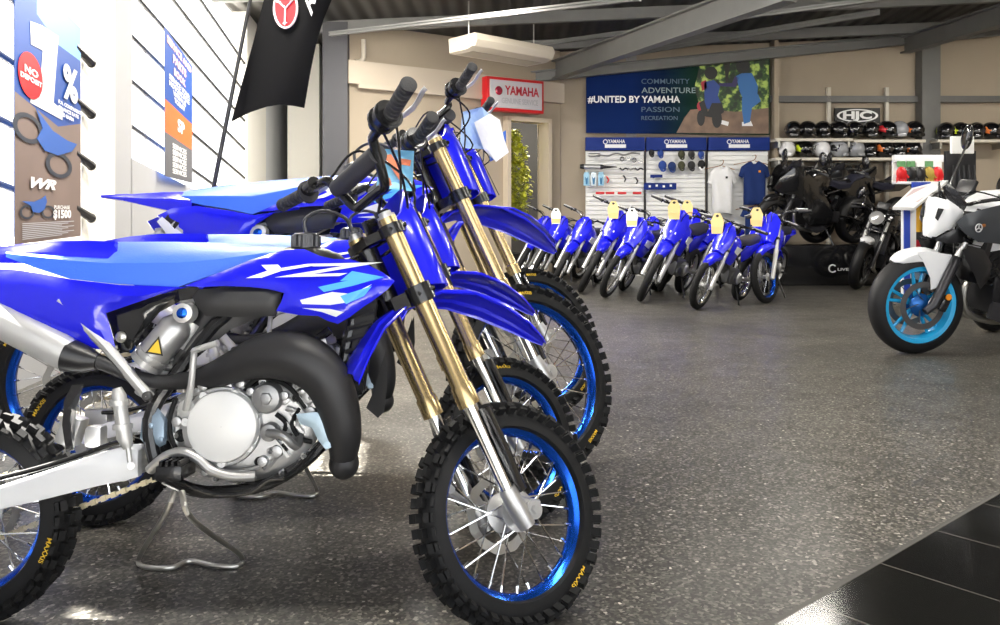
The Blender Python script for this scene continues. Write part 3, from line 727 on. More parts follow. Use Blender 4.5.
    # ---- engine
    def ucyl(mb, px, py, l0, l1, r, n=24, bev=.004):
        a = T(px, py, l1); b = V((a.x, -l0, a.z)); h = b.y-a.y
        mb.lathe([(.001, 0), (r-bev*1.5, 0), (r-bev*.4, bev*.4), (r, bev*1.5), (r, h)], a, (0, 1, 0), n)
    cs = [(170, 405), (180, 394), (200, 388), (225, 382), (250, 378), (275, 378), (298, 382), (318, 392), (326, 408), (322, 430), (312, 450), (298, 466), (270, 478), (240, 482), (205, 476), (180, 462), (168, 440), (164, 420)]
    mb = MB().panel(cs, lambda x, y, d: T(x, y, .062+d), 11, .125, .018, 14)
    for x, y in ((178, 408), (172, 436), (190, 464), (215, 478), (250, 480), (282, 474), (304, 456), (318, 430), (318, 400), (296, 386), (262, 382), (228, 386), (196, 392), (270, 452), (288, 436), (300, 420)): ucyl(mb, x, y, .05, .088, .009, 10, .002)
    for x0, y0, x1, y1 in ((262, 425, 300, 440), (265, 470, 300, 430), (285, 390, 316, 420), (180, 400, 175, 445)): mb.tube([T(x0, y0, .078), T(x1, y1, .078)], .007, 6)
    rg = random.Random(5)
    for x, y, r_ in ((176, 422, .012), (205, 472, .010), (262, 462, .012), (296, 444, .012), (310, 412, .012), (284, 396, .010), (250, 392, .010), (202, 386, .012), (308, 398, .014), (276, 452, .014)): ucyl(mb, x, y, .05, .096, r_, 14, .003)
    for k in range(9): mb.box(T(282+k*3.4, 448-k*6.2, .085), (.006, .012, .05), Matrix.Rotation(-.7, 3, 'Y'))
    for pth in ([(300, 392), (312, 400), (308, 416), (316, 424)], [(182, 400), (200, 394), (222, 390), (246, 394)], [(286, 408), (300, 414), (296, 426)], [(190, 452), (212, 468), (240, 472), (262, 466)]): mb.tube(catmull([T(x, y, .086) for x, y in pth], 4), .006, 8)
    eng = part('engine_case', mb, ALU)
    for pth in ([(246, 388), (258, 378), (276, 380), (292, 390), (306, 408)], [(176, 398), (170, 418), (172, 440), (184, 462)], [(300, 408), (292, 424), (300, 438), (312, 442)], [(236, 476), (262, 484), (292, 474), (314, 450)], [(276, 414), (286, 424), (280, 440)]): part('recess_shade_tube', MB().tube(catmull([T(x, y, .088) for x, y in pth], 5), .0055, 8), RUBBER, eng)  # dark tubes added in place of the shaded gaps of the engine
    for x, y, r_ in ((180, 436, .014), (258, 462, .010), (296, 398, .010), (284, 448, .010), (312, 424, .010), (210, 390, .012)): mb = MB(); ucyl(mb, x, y, .05, .089, r_, 14, .003); part('recess_shade_disc', mb, RUBBER, eng)  # dark discs added where the case has only shaded recesses
    mb = MB()
    for x, y in ((178, 408), (176, 436), (190, 464), (215, 479), (282, 474), (304, 456), (319, 430), (296, 386), (262, 384), (270, 452), (288, 436), (302, 420), (310, 398)): a_ = T(x, y, .1); part('case_bolt', MB().lathe([(.001, -.004), (.0055, -.004), (.006, 0), (.006, .02)], V((a_.x, -.094, a_.z)), (0, 1, 0), 6), mat('dark_bolt_steel', (.10, .10, .10), .4, metal=.8), eng)
    for x, y, r_ in ((240, 384, .010), (284, 400, .012), (300, 432, .010), (254, 412, .008), (190, 396, .008)): mb = MB(); ucyl(mb, x, y, .05, .083, r_, 12, .002); part('case_boss', mb, ALU, eng)
    mb = MB(); ucyl(mb, 221, 427, .06, .118, .079, 48, .008); 
    cc = T(221, 427, .1); 
    for k in range(7):
        a = 2*PI*k/7+.3; p = cc+V((math.cos(a)*.078, -.0, math.sin(a)*.078)); mb.lathe([(.001, 0), (.009, 0), (.010, .004), (.010, .03)], V((p.x, -.108, p.z)), (0, 1, 0), 10)
    part('clutch_cover', mb, mat('bright_painted_cover', (.80, .80, .79), .32, metal=.1), eng)
    mb = MB(); ucyl(mb, 221, 427, .05, .098, .088, 48, .004); part('cover_gasket_ring', mb, ALU, eng)
    mb = MB(); ucyl(mb, 265, 399, .06, .112, .034, 28, .010); ucyl(mb, 265, 399, .1, .120, .014, 6, .002); ucyl(mb, 268, 433, .06, .112, .020, 20, .004)
    mb.tube(catmull([T(268, 433, .11), T(284, 436, .125), T(296, 446, .11), T(300, 436, .08)], 4), .010, 10); part('water_pump', mb, mat('grey_pump_cover', (.30, .30, .30), .4, metal=.7), eng)
    mb = MB()
    cy = [T(258, 384, 0), T(320, 392, 0), T(335, 350, 0), T(278, 335, 0)]
    for i in range(9):
        t = i/8; a = cy[0].lerp(cy[3], t); b = cy[1].lerp(cy[2], t); c_ = (a+b)/2; wd2 = (b-a).length
        rm = Matrix.Rotation(-.28, 3, 'Y'); mb.box(c_, (wd2*(.95 if i % 2 else .8), .12 if i % 2 else .10, .016), rm, .004)
    part('cylinder', mb, ALU, eng)
    mb = MB(); ucyl(mb, 186, 410, .04, .10, .022, 18); mb.tube(catmull([T(186, 410, .11), T(191, 385, .125), T(194, 355, .13), T(196, 350, .135), T(218, 343, .14)], 4), [.008]*4+[.007]*12+[.008], 10)
    part('kick_starter', mb, ALUW)
    mb = MB(); mb.tube(catmull([T(150, 470, .10), T(165, 457, .105), T(182, 452, .11), T(198, 458, .11), T(212, 470, .11), T(232, 476, .11), T(255, 476, .10)], 5), .016, 12, flat=.7); pass
    part('frame_bracket', mb, ALU)
    mb = MB(); mb.box(T(176, 470, .135), (.055, .09, .03), None, .004)
    for k in range(4): mb.box(T(168+k*6, 462, .135), (.006, .085, .018))
    mb.cyl(T(178, 474, .08), T(178, 474, .14), .014, 10); part('foot_peg', mb, BLK)
    part('brake_pedal', MB().tube(catmull([T(178, 482, .11), T(215, 494, .12), T(250, 492, .125), T(268, 480, .13), T(284, 478, .13)], 4), .0055, 8), BLK)
    # exhaust
    pipe = [(318, 372, .02, .017), (338, 420, .03, .020), (347, 450, .05, .022), (343, 462, .075, .026), (344, 438, .10, .038), (338, 405, .11, .046), (325, 377, .114, .052), (304, 360, .114, .056), (280, 355, .110, .054), (257, 358, .105, .046), (236, 366, .10, .037), (213, 375, .085, .029), (190, 380, .07, .020), (160, 382, .070, .016), (130, 375, .08, .015), (105, 364, .095, .016), (85, 358, .10, .018)]
    pts = catmull([T(x, y, l) for x, y, l, r in pipe], 5); rs = [p.x for p in catmull([V((r, 0, 0)) for x, y, l, r in pipe], 5)]
    ex = part('exhaust_pipe', MB().tube(pts, rs, 22), PIPE)
    mb = MB().ell(T(344, 463, .080), (.034, .036, .036), 16, 10); part('pipe_end', mb, PIPE, ex)
    br = MB().panel([(296, 414), (316, 412), (328, 418), (326, 432), (334, 446), (326, 450), (318, 440), (312, 428), (300, 424)], lambda x, y, d: T(x, y, .125+d), 8, .004, .002, 3); br.cyl(T(327, 445, .10), T(327, 445, .136), .008, 10)
    part('pipe_bracket', br, mat('pale_blue_bracket', (.35, .45, .52), .4, metal=.5), ex)
    # silencer
    if not big:
        si = [(70, 356, .10, .036), (60, 350, .10, .038), (20, 330, .10, .038), (-30, 305, .10, .036)]
        pts = [T(x, y, l) for x, y, l, r in si]
        part('silencer', MB().tube(pts, [r for *_, r in si], 24, flat=1.0), mat('satin_silencer', (.60, .60, .60), .45, metal=.5))
        mb = MB().tube([T(98, 362, .10), T(86, 360, .10), T(68, 355, .10)], [.018, .03, .0375], 24); part('silencer_cone', mb, BLACKP)
    else:
        si = [(160, 345, .07, .018), (140, 328, .07, .028), (110, 310, .075, .030), (84, 290, .08, .030), (80, 287, .08, .026)]
        part('silencer', MB().tube([T(x, y, l) for x, y, l, r in si], [r for *_, r in si], 22), mat('satin_silencer', (.60, .60, .60), .45, metal=.5))
        part('silencer_cone', MB().tube([T(90, 294, .08), T(74, 282, .08)], [.031, .026], 22), BLACKP)
        part('silencer_guard', MB().panel([(60, 284), (66, 278), (90, 304), (112, 330), (104, 332), (76, 310)], lambda x, y, d: T(x, y, .108+d), 8, .004, .003, 4), WHITE)
    # shock absorber
    def along(a, b, t): return a.lerp(b, t)
    a, b = T(186, 312, .03), T(140, 405, .03)
    mb = MB().cyl(along(a, b, 0), along(a, b, .55), .014, 14); mb.cyl(along(a, b, .5), along(a, b, .9), .024, 16)
    mb.lathe([(.001, 0), (.018, 0), (.018, .03), (.001, .03)], T(186, 312, .05), (0, 1, 0), 18); sho = part('shock_absorber', mb, ALU)
    r_, q_ = T(184, 318, .062), T(146, 364, .062)
    mb = MB().tube([along(r_, q_, -.02), along(r_, q_, .08), along(r_, q_, .2), along(r_, q_, .8), along(r_, q_, .95), along(r_, q_, 1.03)], [.012, .028, .037, .038, .036, .018], 22)
    mb.tube([along(r_, q_, .78), along(r_, q_, .84)], .041, 22); mb.tube([along(r_, q_, .90), along(r_, q_, 1.0)], .040, 22); mb.cyl(T(196, 322, .03), T(180, 345, .03), .028, 16)
    part('shock_reservoir', mb, ALU, sho)
    cp = T(183, 313, .098); part('adjuster_ring', MB().lathe([(.012, -.006), (.022, -.004), (.024, .03), (.01, .03)], cp, (0, 1, 0), 20), ALUW, sho); part('blue_adjuster', MB().lathe([(.001, -.010), (.007, -.010), (.012, -.008), (.0125, .01)], cp, (0, 1, 0), 18), RIMB, sho)
    sp = MB(); N = 70; ax_ = (b-a).normalized(); xx = ax_.cross(V((0, 1, 0))).normalized(); yy = ax_.cross(xx)
    sp.tube([a.lerp(b, .28+.55*i/N)+(xx*math.cos(i*.62)+yy*math.sin(i*.62))*.032 for i in range(N)], .006, 6); part('shock_spring', sp, ALUW, sho)
    tri = [(145, 353), (159, 336), (163, 356)]
    tri_ = [(150, 353.5), (158, 338), (161, 354)]
    def lab(x, y, d): return T(x, y, .1035+d)
    cx_, cy_ = sum(p[0] for p in tri)/3, sum(p[1] for p in tri)/3
    inn = [(cx_+(x-cx_)*.72, cy_+(y-cy_)*.72) for x, y in tri]
    part('warning_label', MB().panel(tri, lab, 5, .001, 0, 1, ((inn, 1),)), [PRINTK, YEL], sho)
    # swing arm, chain, rear wheel
    sw = MB(); 
    for s_ in (1, -1):
        rings = []
        for x, yt, yb, l in ((-60, 506, 524, .088), (-20, 492, 513, .088), (40, 473, 500, .085), (100, 453, 485, .078), (125, 446, 480, .07), (140, 450, 476, .06)):
            c1, c2 = T(x, yt, s_*l), T(x, yb, s_*l); hw = .013
            rings.append([c1+V((0, -hw*.7, 0)), c1+V((0, hw*.7, 0)), c1.lerp(c2, .15)+V((0, hw, 0)), c1.lerp(c2, .85)+V((0, hw, 0)), c2+V((0, hw*.7, 0)), c2+V((0, -hw*.7, 0)), c1.lerp(c2, .85)+V((0, -hw, 0)), c1.lerp(c2, .15)+V((0, -hw, 0))])
        sw.loft(rings)
    sw.box(T(128, 462, 0), (.06, .15, .06), None, .008)
    part('swing_arm', sw, WHITE)
    mb = MB(); mb.tube([T(117, 388, .095), T(119, 396, .095), T(121, 412, .095), T(125, 440, .095), T(128, 448, .095)], [.010, .016, .015, .017, .010], 14)
    for y_ in (400, 424): mb.tube([T(119+(y_-400)*.15, y_, .095), T(119+(y_-400)*.15, y_+5, .095)], .021, 12)
    mb.tube([T(128, 446, .095), T(130, 462, .095)], .006, 8); mb.cyl(T(131, 466, .085), T(131, 466, .108), .008, 12)
    part('rear_brake_cylinder', mb, ALUW)
    mb = MB().panel([(142, 418), (158, 408), (168, 420), (166, 444), (150, 452), (140, 438)], lambda x, y, d: T(x, y, .075+d), 6, .05, .008, 5)
    for x, y in ((150, 426), (160, 440), (147, 443)): ucyl(mb, x, y, .05, .086, .007, 12, .002)
    part('suspension_linkage', mb, mat('blue_grey_linkage', (.25, .33, .42), .35, metal=.6))
    mb = MB().box(T(72, 430, -.02), (.05, .05, .07), Matrix.Rotation(.3, 3, 'Y'), .012); mb.box(T(96, 436, -.01), (.04, .04, .05), None, .01); part('caliper_bracket', mb, ALU)
    part('chain_guide', MB().panel([(64, 400), (72, 385), (84, 384), (76, 410), (74, 450), (66, 452), (62, 425)], lambda x, y, d: T(x, y, .02+d), 9, .05, .006, 5), BLKB)
    part('rear_brake_hose', MB().tube(catmull([T(128, 440, .10), T(110, 445, .105), T(60, 462, .105), T(0, 478, .105), T(-30, 480, .10)], 5), .006, 8), BLK)
    rb = V((-27-500, 0, 0)); rc = T(-27, 518, 0); rc = V((rc.x, 0, Rr))
    if big: rc = V((-.62*1.3, 0, Rr))
    rcu = rc.x/1.3 if big else rc.x
    ch = MB(); sprk = T(160, 466, -.06); r2 = V((rcu, .06, Rr/(1.15 if big else 1)))
    sprk = V((sprk.x, .06, sprk.z))
    loop = []
    for k in range(9): a_ = PI/2+PI*k/8; loop.append(V((r2.x+math.cos(a_)*.075, .06, r2.z+math.sin(a_)*.075)))
    for k in range(7): a_ = -PI/2+PI*k/6; loop.append(V((sprk.x+math.cos(a_)*.026, .06, sprk.z+math.sin(a_)*.026-.0)))
    loop.append(loop[0]); tot = []; 
    for p0, p1 in zip(loop, loop[1:]):
        nn = max(1, int((p1-p0).length/.0125))
        for k in range(nn): tot.append((p0.lerp(p1, k/nn), (p1-p0).normalized()))
    for i, (p, d) in enumerate(tot):
        an = math.atan2(-d.z, d.x); rm = Matrix.Rotation(an, 3, 'Y')
        ch.box(p, (.0118, .013 if i % 2 else .007, .013 if i % 2 else .008), rm)
    part('drive_chain', ch, BRASS)
    rw = spoked_wheel('rear_wheel', root, Matrix.Translation(rc), Rr, ww*1.15, hh*1.1, RIMB, 28, 44, .085*fs, -1, text=(1.9, -1.0), hubw=.10)
    mb = MB(); 
    for k in range(40):
        a_ = 2*PI*k/40; mb.box(V((math.cos(a_)*.074*fs, .06, math.sin(a_)*.074*fs)), (.008, .003, .006), Matrix.Rotation(-a_, 3, 'Y'))
    mb.add(disc_mesh(.074*fs, .06).v, disc_mesh(.074*fs, .06).f); obj('sprocket', mb, STEEL, rw)
    mb = MB().cyl((rc.x, -.115*fs, rc.z), (rc.x, .115*fs, rc.z), .012, 14); mb.lathe([(.001, -.12), (.018, -.12), (.018, -.1)], rc, (0, 1, 0), 6); obj('rear_axle', mb, ALU, root)
    mb = MB().box((rc.x+.02, -.06*fs, rc.z+.085*fs), (.07, .04, .045), None, .008); obj('rear_caliper', mb, ALU, root)
    root['crown'] = list(C)
    return root, F
g_ = 'motocross bikes parked side by side at the window'
mx1, F1 = make_motocross('small', 'small blue motocross bike nearest the camera, black exhaust pipe and silver engine in full view', (BX, BY, 0), g_)
mx2 = copy_tree(mx1); mx2.location = (BX-.0, 2.55, 0)
mx2['label'] = 'small blue motocross bike standing second, mostly hidden behind the nearest one'
for ch in list(mx1.children):
    if ch.name.startswith('front_wheel'):
        tl = [q for q in ch.children if q.name.startswith('tyre_lettering')]; bpy.data.objects.remove(tl[-1])
mx3, F3 = make_motocross('big', 'full-size blue motocross bike third in the row, long tail rising behind the nearest seat', (-.715, 3.04, 0), g_)
mx4 = copy_tree(mx3); mx4.location = (-.66, 3.93, 0)
mx4['label'] = 'full-size blue motocross bike farthest back in the near row, with paper tags on its bar'
# triangle stands under the motocross bikes
def tri_stand(label, pts, loc=(0, 0, 0)):
    o = obj('triangle_stand', MB().tube(catmull([V(p) for p in pts], 5), .0065, 10), STEEL); o.location = loc
    return tag(o, label, 'stand', 'steel stands holding up the motocross bikes')
fp = lambda px, py: floor_at(px, py)+V((0, 0, .008))
a, b, c, d, e = fp(142, 569), fp(170, 571), fp(190, 564), fp(215, 569), fp(238, 569)
wtop = lambda px, py: at(px, py, 1.80)
sp = [wtop(174, 492), wtop(165, 515), a+V((-.004, 0, .03)), a, b, c, d, e, e+V((.004, 0, .03)), wtop(193, 520), wtop(182, 492)]
tri_stand('bent steel triangle stand under the nearest blue motocross bike', sp)
tri_stand('bent steel triangle stand under the second blue motocross bike', [V(p)+V((.08, .55, 0)) for p in sp])

# ------------------------------------------------------------------ small trail bikes
TK = {'mid': .98, 'small': .92, 'blue': 1.0, 'tall': 1.08}
ENGM = mat('dark_cast_engine', (.16, .16, .16), .4, metal=.7, bump=.3)
def make_trail(label, kind, loc, rz, lean, tagc, group=None, TST=math.radians(20)):
    """kind: 'mid' or 'small' (bright spoked wheels) or 'blue' (blue rims); local +X is forward"""
    k = TK[kind]
    root = thing('trail_motorcycle', label, 'motorcycle', loc, (0, 0, 0), group)
    root.rotation_euler = (-lean, 0, rz)
    rk = math.radians(27); ax = V((-math.sin(rk), 0, math.cos(rk))); fw = V((math.cos(rk), 0, math.sin(rk)))
    R = .265*k; Wf = V((.56*k, 0, R)); L_ = .60*k; C = Wf+ax*L_-fw*.02
    RM = Matrix.Rotation(TST, 3, ax)
    def F(t, p, q): return C+RM @ (ax*t*k+fw*p*k+V((0, q*k, 0)))
    def P(n, m, mt, sm=35, parent=root): return obj(n, m, mt, parent, None, sm)
    rimm = {'mid': ALU, 'small': CHROME, 'blue': RIMB, 'tall': ALU}[kind]
    for nm, c, r, w in (('front_wheel', Wf, R, .070*k), ('rear_wheel', V((-.52*k, 0, R*.95)), R*.95, .085*k)):
        spoked_wheel(nm, root, Matrix.Translation(c) if nm == 'rear_wheel' else Matrix.Translation(F(-.60, .02/k, 0)) @ RM.to_4x4(), r, w, .055*k, rimm, 20, 0, None, hubw=.09*k, hubfl=.04*k, bare=True)
    for s_ in (1, -1):
        m = MB().tube([F(.02, 0, .08*s_), F(-.28, 0, .08*s_), F(-.285, 0, .08*s_)], [.017*k, .017*k, .017*k], 12)
        m.tube([F(-.28, 0, .08*s_), F(-.30, 0, .08*s_), F(-.62, 0, .08*s_)], [.017*k, .023*k, .022*k], 12)
        P('fork_leg', m, ALUW)
    for t_ in (0, -.17): P('triple_clamp', MB().box((0, 0, 0), (.05*k, .2*k, .025*k), None, .008).map(lambda p: F(t_+p.z/k, p.x/k, p.y/k)), BLK)
    rings = []
    for f, z, hw in ((-.17, -.13, .035), (-.10, -.06, .05), (0, -.01, .062), (.12, -.005, .066), (.22, -.03, .058), (.30, -.07, .038), (.33, -.095, .010)):
        rings.append([C+RM @ V((f*k+.06*k, a*hw*k, (z-.20)*k+b*k)) for a, b in ((-1, -.035), (-.95, -.005), (-.5, .014), (0, .018), (.5, .014), (.95, -.005), (1, -.035), (.85, -.03), (0, .008), (-.85, -.03))])
    P('front_fender', MB().loft(rings), BLUE)
    ol = [(-.06, .11), (0, .135), (.06, .11), (.105, .03), (.095, -.12), (.06, -.21), (-.06, -.21), (-.095, -.12), (-.105, .03)]
    pl = P('front_number_plate', MB().panel(ol, lambda x, z, d: F(z-.02, .075-abs(x)*.4+d, x), .03, .006, .008, .03), BLUE)
    m = MB(); m.panel([(-.03, -.125), (.03, -.125), (.03, -.105), (-.03, -.105)], lambda x, z, d: F(z-.02, .080-abs(x)*.4+.008+d, x), .03, .003); P('plate_badge', m, PRINTW, 0, pl)
    half = [(0, .04, 0), (.05, .05, 0), (.09, .12, -.01), (.16, .15, -.03), (.36, .17, -.09)]
    pts = [F(z, b, -q) for q, z, b in half[::-1]]+[F(z, b, q) for q, z, b in half[1:]]
    bar = P('handlebar', MB().tube(catmull(pts, 3), .011, 8), BLK)
    for s_ in (1, -1):
        P('grip', MB().tube([F(.155, -.05, .24*s_), F(.157, -.053, .25*s_), F(.17, -.088, .355*s_)], [.024, .016, .016], 10), GRIP, 35, bar)
        P('hand_lever', MB().tube([F(.155, -.03, .2*s_), F(.15, .02, .24*s_), F(.155, -.02, .35*s_)], .006, 6), ALUW, 35, bar)
        P('bar_control', MB().box(F(.155, -.03, .2*s_), (.035, .04, .035), None, .006), BLK, 35, bar)
    P('bar_pad', MB().cyl(F(.10, .0, -.09), F(.10, .0, .09), .022, 10), BLACKP, 35, bar)
    m = MB().tube(catmull([F(.15, -.02, .2), F(.10, .10, .05), F(-.05, .06, .02), F(-.3, .02, .06)], 4), .004, 5); m2 = MB().tube(catmull([F(.15, -.02, -.2), F(.12, .09, -.06), F(-.06, .06, -.02)], 4), .004, 5)
    P('front_cable', m, BLK); P('clutch_cable', m2, BLK)
    S_ = lambda *p: V((p[0]*k, p[1]*k, p[2]*k))
    # tank and shrouds
    rings = []
    for x, zt, zb, hw in ((.36, .66, .56, .05), (.30, .75, .50, .115), (.22, .79, .48, .13), (.12, .79, .52, .12), (.02, .76, .56, .09), (-.08, .72, .60, .06)):
        rings.append([S_(x, -hw*.4, zt), S_(x, -hw*.9, zt-.05), S_(x, -hw, (zt+zb)/2), S_(x, -hw*.75, zb), S_(x, hw*.75, zb), S_(x, hw, (zt+zb)/2), S_(x, hw*.9, zt-.05), S_(x, hw*.4, zt)])
    tank = P('fuel_tank', MB().loft(rings), BLUE, 50)
    P('filler_cap', MB().cyl(S_(.17, 0, .78), S_(.17, 0, .815), .03*k, 14), DGREY, 35, tank)
    for s_ in (1, -1):
        P('shroud_graphic', MB().panel([(.10, .66), (.26, .70), (.30, .64), (.20, .60)], lambda x, z, d: S_(x, s_*(.137+d), z), .06, .004), [PRINTW], 0, tank)
        P('side_panel', MB().panel([(-.02, .60), (-.12, .66), (-.42, .70), (-.48, .66), (-.30, .54), (-.10, .50)], lambda x, z, d: S_(x, s_*(.085+d), z), .06, .008, .008, .04), BLUE)
    rings = []
    for x, zt, hw in ((.06, .77, .04), (-.05, .745, .07), (-.25, .74, .085), (-.45, .76, .08), (-.58, .775, .05)):
        rings.append([S_(x, -hw*.7, zt), S_(x, -hw, zt-.02), S_(x, -hw, zt-.065), S_(x, hw, zt-.065), S_(x, hw, zt-.02), S_(x, hw*.7, zt)])
    P('seat', MB().loft(rings), mat('black_seat_vinyl', (.015, .016, .03), .5), 50)
    rings = []
    for x, z, hw in ((-.40, .69, .08), (-.55, .715, .085), (-.70, .73, .07), (-.80, .725, .03)):
        rings.append([S_(x, -hw, z-.03), S_(x, -hw*.8, z), S_(x, 0, z+.012), S_(x, hw*.8, z), S_(x, hw, z-.03), S_(x, 0, z-.002)])
    P('rear_fender', MB().loft(rings), BLUE)
    m = MB()
    for pth in ([(.34, 0, .66), (.24, 0, .40), (.14, 0, .26), (-.18, 0, .25), (-.25, 0, .45), (-.02, 0, .60), (.33, 0, .70)], [(-.20, .06, .50), (-.55, .06, .68)], [(-.20, -.06, .50), (-.55, -.06, .68)]):
        m.tube([S_(*p) for p in pth], .015*k, 8)
    P('frame', m, BLK)
    for s_ in (1, -1): P('rear_swing_arm', MB().tube([S_(-.18, s_*.05, .30), S_(-.36, s_*.075, .28), S_(-.53, s_*.08, .255)], .016*k, 8), STEEL)
    m = MB(); m.box(S_(0, 0, .34), S_(.30, .16, .15), None, .03*k); m.cyl(S_(-.04, -.12, .33), S_(-.04, .12, .33), .075*k, 20); m.cyl(S_(.08, -.10, .31), S_(.08, .10, .31), .05*k, 16)
    for i in range(6): m.box(S_(.14+.012*i, 0, .42+.018*i), S_(.09, .13, .008), Matrix.Rotation(-.5, 3, 'Y'))
    m.cyl(S_(.12, 0, .38), S_(.20, 0, .53), .04*k, 12); P('engine', m, ENGM)
    for s_ in (1, -1): P('engine_cover', MB().lathe([(.001, .02), (.045*k, .018), (.06*k, .004), (.062*k, 0)], S_(-.04, .12*s_, .33), (0, s_, 0), 20), ALU)
    P('exhaust_pipe', MB().tube(catmull([S_(.22, -.04, .48), S_(.30, -.09, .42), S_(.22, -.12, .33), S_(-.05, -.125, .28), S_(-.25, -.12, .40)], 4), .016*k, 8), STEEL)
    P('silencer', MB().tube([S_(-.22, -.12, .38), S_(-.28, -.125, .42), S_(-.58, -.13, .56), S_(-.60, -.13, .57)], [.018*k, .038*k, .04*k, .03*k], 14), BLACKP)
    hl = math.tan(lean)
    P('side_stand', MB().tube([S_(-.05, .10, .26), S_(-.02, .22, .5*0+.02+.0), S_(.0, .27, .02-.22*hl)], .010*k, 8).box(S_(-.0, .27, .02-.22*hl), S_(.05, .04, .01)), BLK)
    P('foot_peg', MB().cyl(S_(-.10, .08, .28), S_(-.10, .18, .29), .012*k, 8), BLK); P('foot_peg', MB().cyl(S_(-.10, -.08, .28), S_(-.10, -.18, .29), .012*k, 8), BLK)
    bpy.context.view_layer.update()
    return root, (F, k)
def card(root, FK, colr, label, side=.02):
    """price card hung on the handlebar: its own thing"""
    F, k = FK; m = MB(); kk = 1/k; M_ = root.matrix_world
    ol = [(-.06, -.19), (.06, -.19), (.075, -.05), (.045, .01), (.03, .035), (-.03, .035), (-.045, .01), (-.075, -.05)]
    hole = [(.018*math.cos(a), .005+.015*math.sin(a)) for a in [2*PI*i/10 for i in range(10)]]
    bandp = [(-.058, -.18), (.058, -.18), (.066, -.115), (-.066, -.115)]
    c0 = M_ @ F(.115, .135, side*kk); rt = (M_ @ F(0, 0, 1)-M_ @ F(0, 0, 0)); rt.z = 0; rt.normalize(); nr = V((rt.y, -rt.x, 0))
    f = lambda x, z, d: c0+rt*x*.88+V((0, 0, z*.88))+nr*(d+.10*(z < 0)*-z*.5)
    m.panel(ol, f, .03, .002, 0, 1, ((bandp, 1), (hole, 2)))
    o = obj('price_card', m, [colr, mat('card_orange_band', (.85, .50, .20), .6), PRINTK]); tag(o, label, 'price tag', 'price cards hung on the small bikes'); return o
GT = 'small blue trail bikes lined up in front of the back wall'
def heading(phi, px):                         # phi: heading measured from straight at the camera, towards picture left
    b_ = math.atan2((px-500)/FOC, 1); a_ = phi-b_*0
    return math.atan2(-math.cos(a_), -math.sin(a_))
TR = [  # contact px, py, phi, lean, kind, card, label, steer
 (519, 282, 30, 12, 'mid', None, 'leftmost small blue trail bike of the far row, beside the office doorway', 20),
 (535, 284, 30, 12, 'mid', 'w', 'small blue trail bike second from the left end of the far row', 20),
 (556, 289, 28, 13, 'mid', None, 'small blue trail bike without a card, third from the left in the far row', 20),
 (583, 293, 26, 15, 'tall', 'y', 'small blue trail bike with long silver fork, fourth from the left in the far row', 20),
 (607, 298, 34, 13, 'mid', 'w', 'small blue trail bike with white price card, fifth in the far row', 12),
 (642, 302, 26, 15, 'tall', 'y', 'small blue trail bike in the middle of the far row with yellow price card', 15),
 (697, 309, 33, 11, 'small', 'y', 'lowest small blue bike in front with bright chrome spoked wheel', 2),
 (762, 303, 14, 3, 'blue', 'y', 'small blue bike with blue wheel rims at the right end of the far row', -28)]
BACKROW = [(624, 291, 30, 12, 'mid', None, 'small blue bike behind the fourth and fifth bikes of the far row', 10),
 (662, 292, 26, 12, 'tall', 'y', 'tall blue bike behind the far row carrying a yellow card above the others', 20),
 (684, 291, 32, 12, 'mid', None, 'small blue bike behind the gap left of the chrome-wheeled one', 10),
 (737, 293, 34, 10, 'mid', 'y', 'small blue bike behind the chrome-wheeled one and the blue-wheeled one', 10)]
CL = {'w': CARDW, 'y': CARDY}
CN = ['', 'second bike from the left', '', 'fourth bike from the left', 'fifth bike from the left', 'middle bike of the far row', 'chrome-wheeled small bike', 'blue-rimmed bike', '', 'tall bike behind the far row', '', 'bike behind the chrome-wheeled one']
for i, (px, py, phi, ln, kd, cdk, lab, stv) in enumerate(TR+BACKROW):
    g0 = floor_at(px, py); rz = heading(math.radians(phi+5), px); kk = TK[kd]
    hd = V((math.cos(rz), math.sin(rz), 0)); base = g0-hd*.56*kk
    r_, FK = make_trail(lab, kd, (base.x, base.y, 0), rz, math.radians(ln+4), None, GT, math.radians(stv))
    if cdk: card(r_, FK, CL[cdk], ('white' if cdk == 'w' else 'yellow')+' price card on the bar of the '+CN[i], -.12)

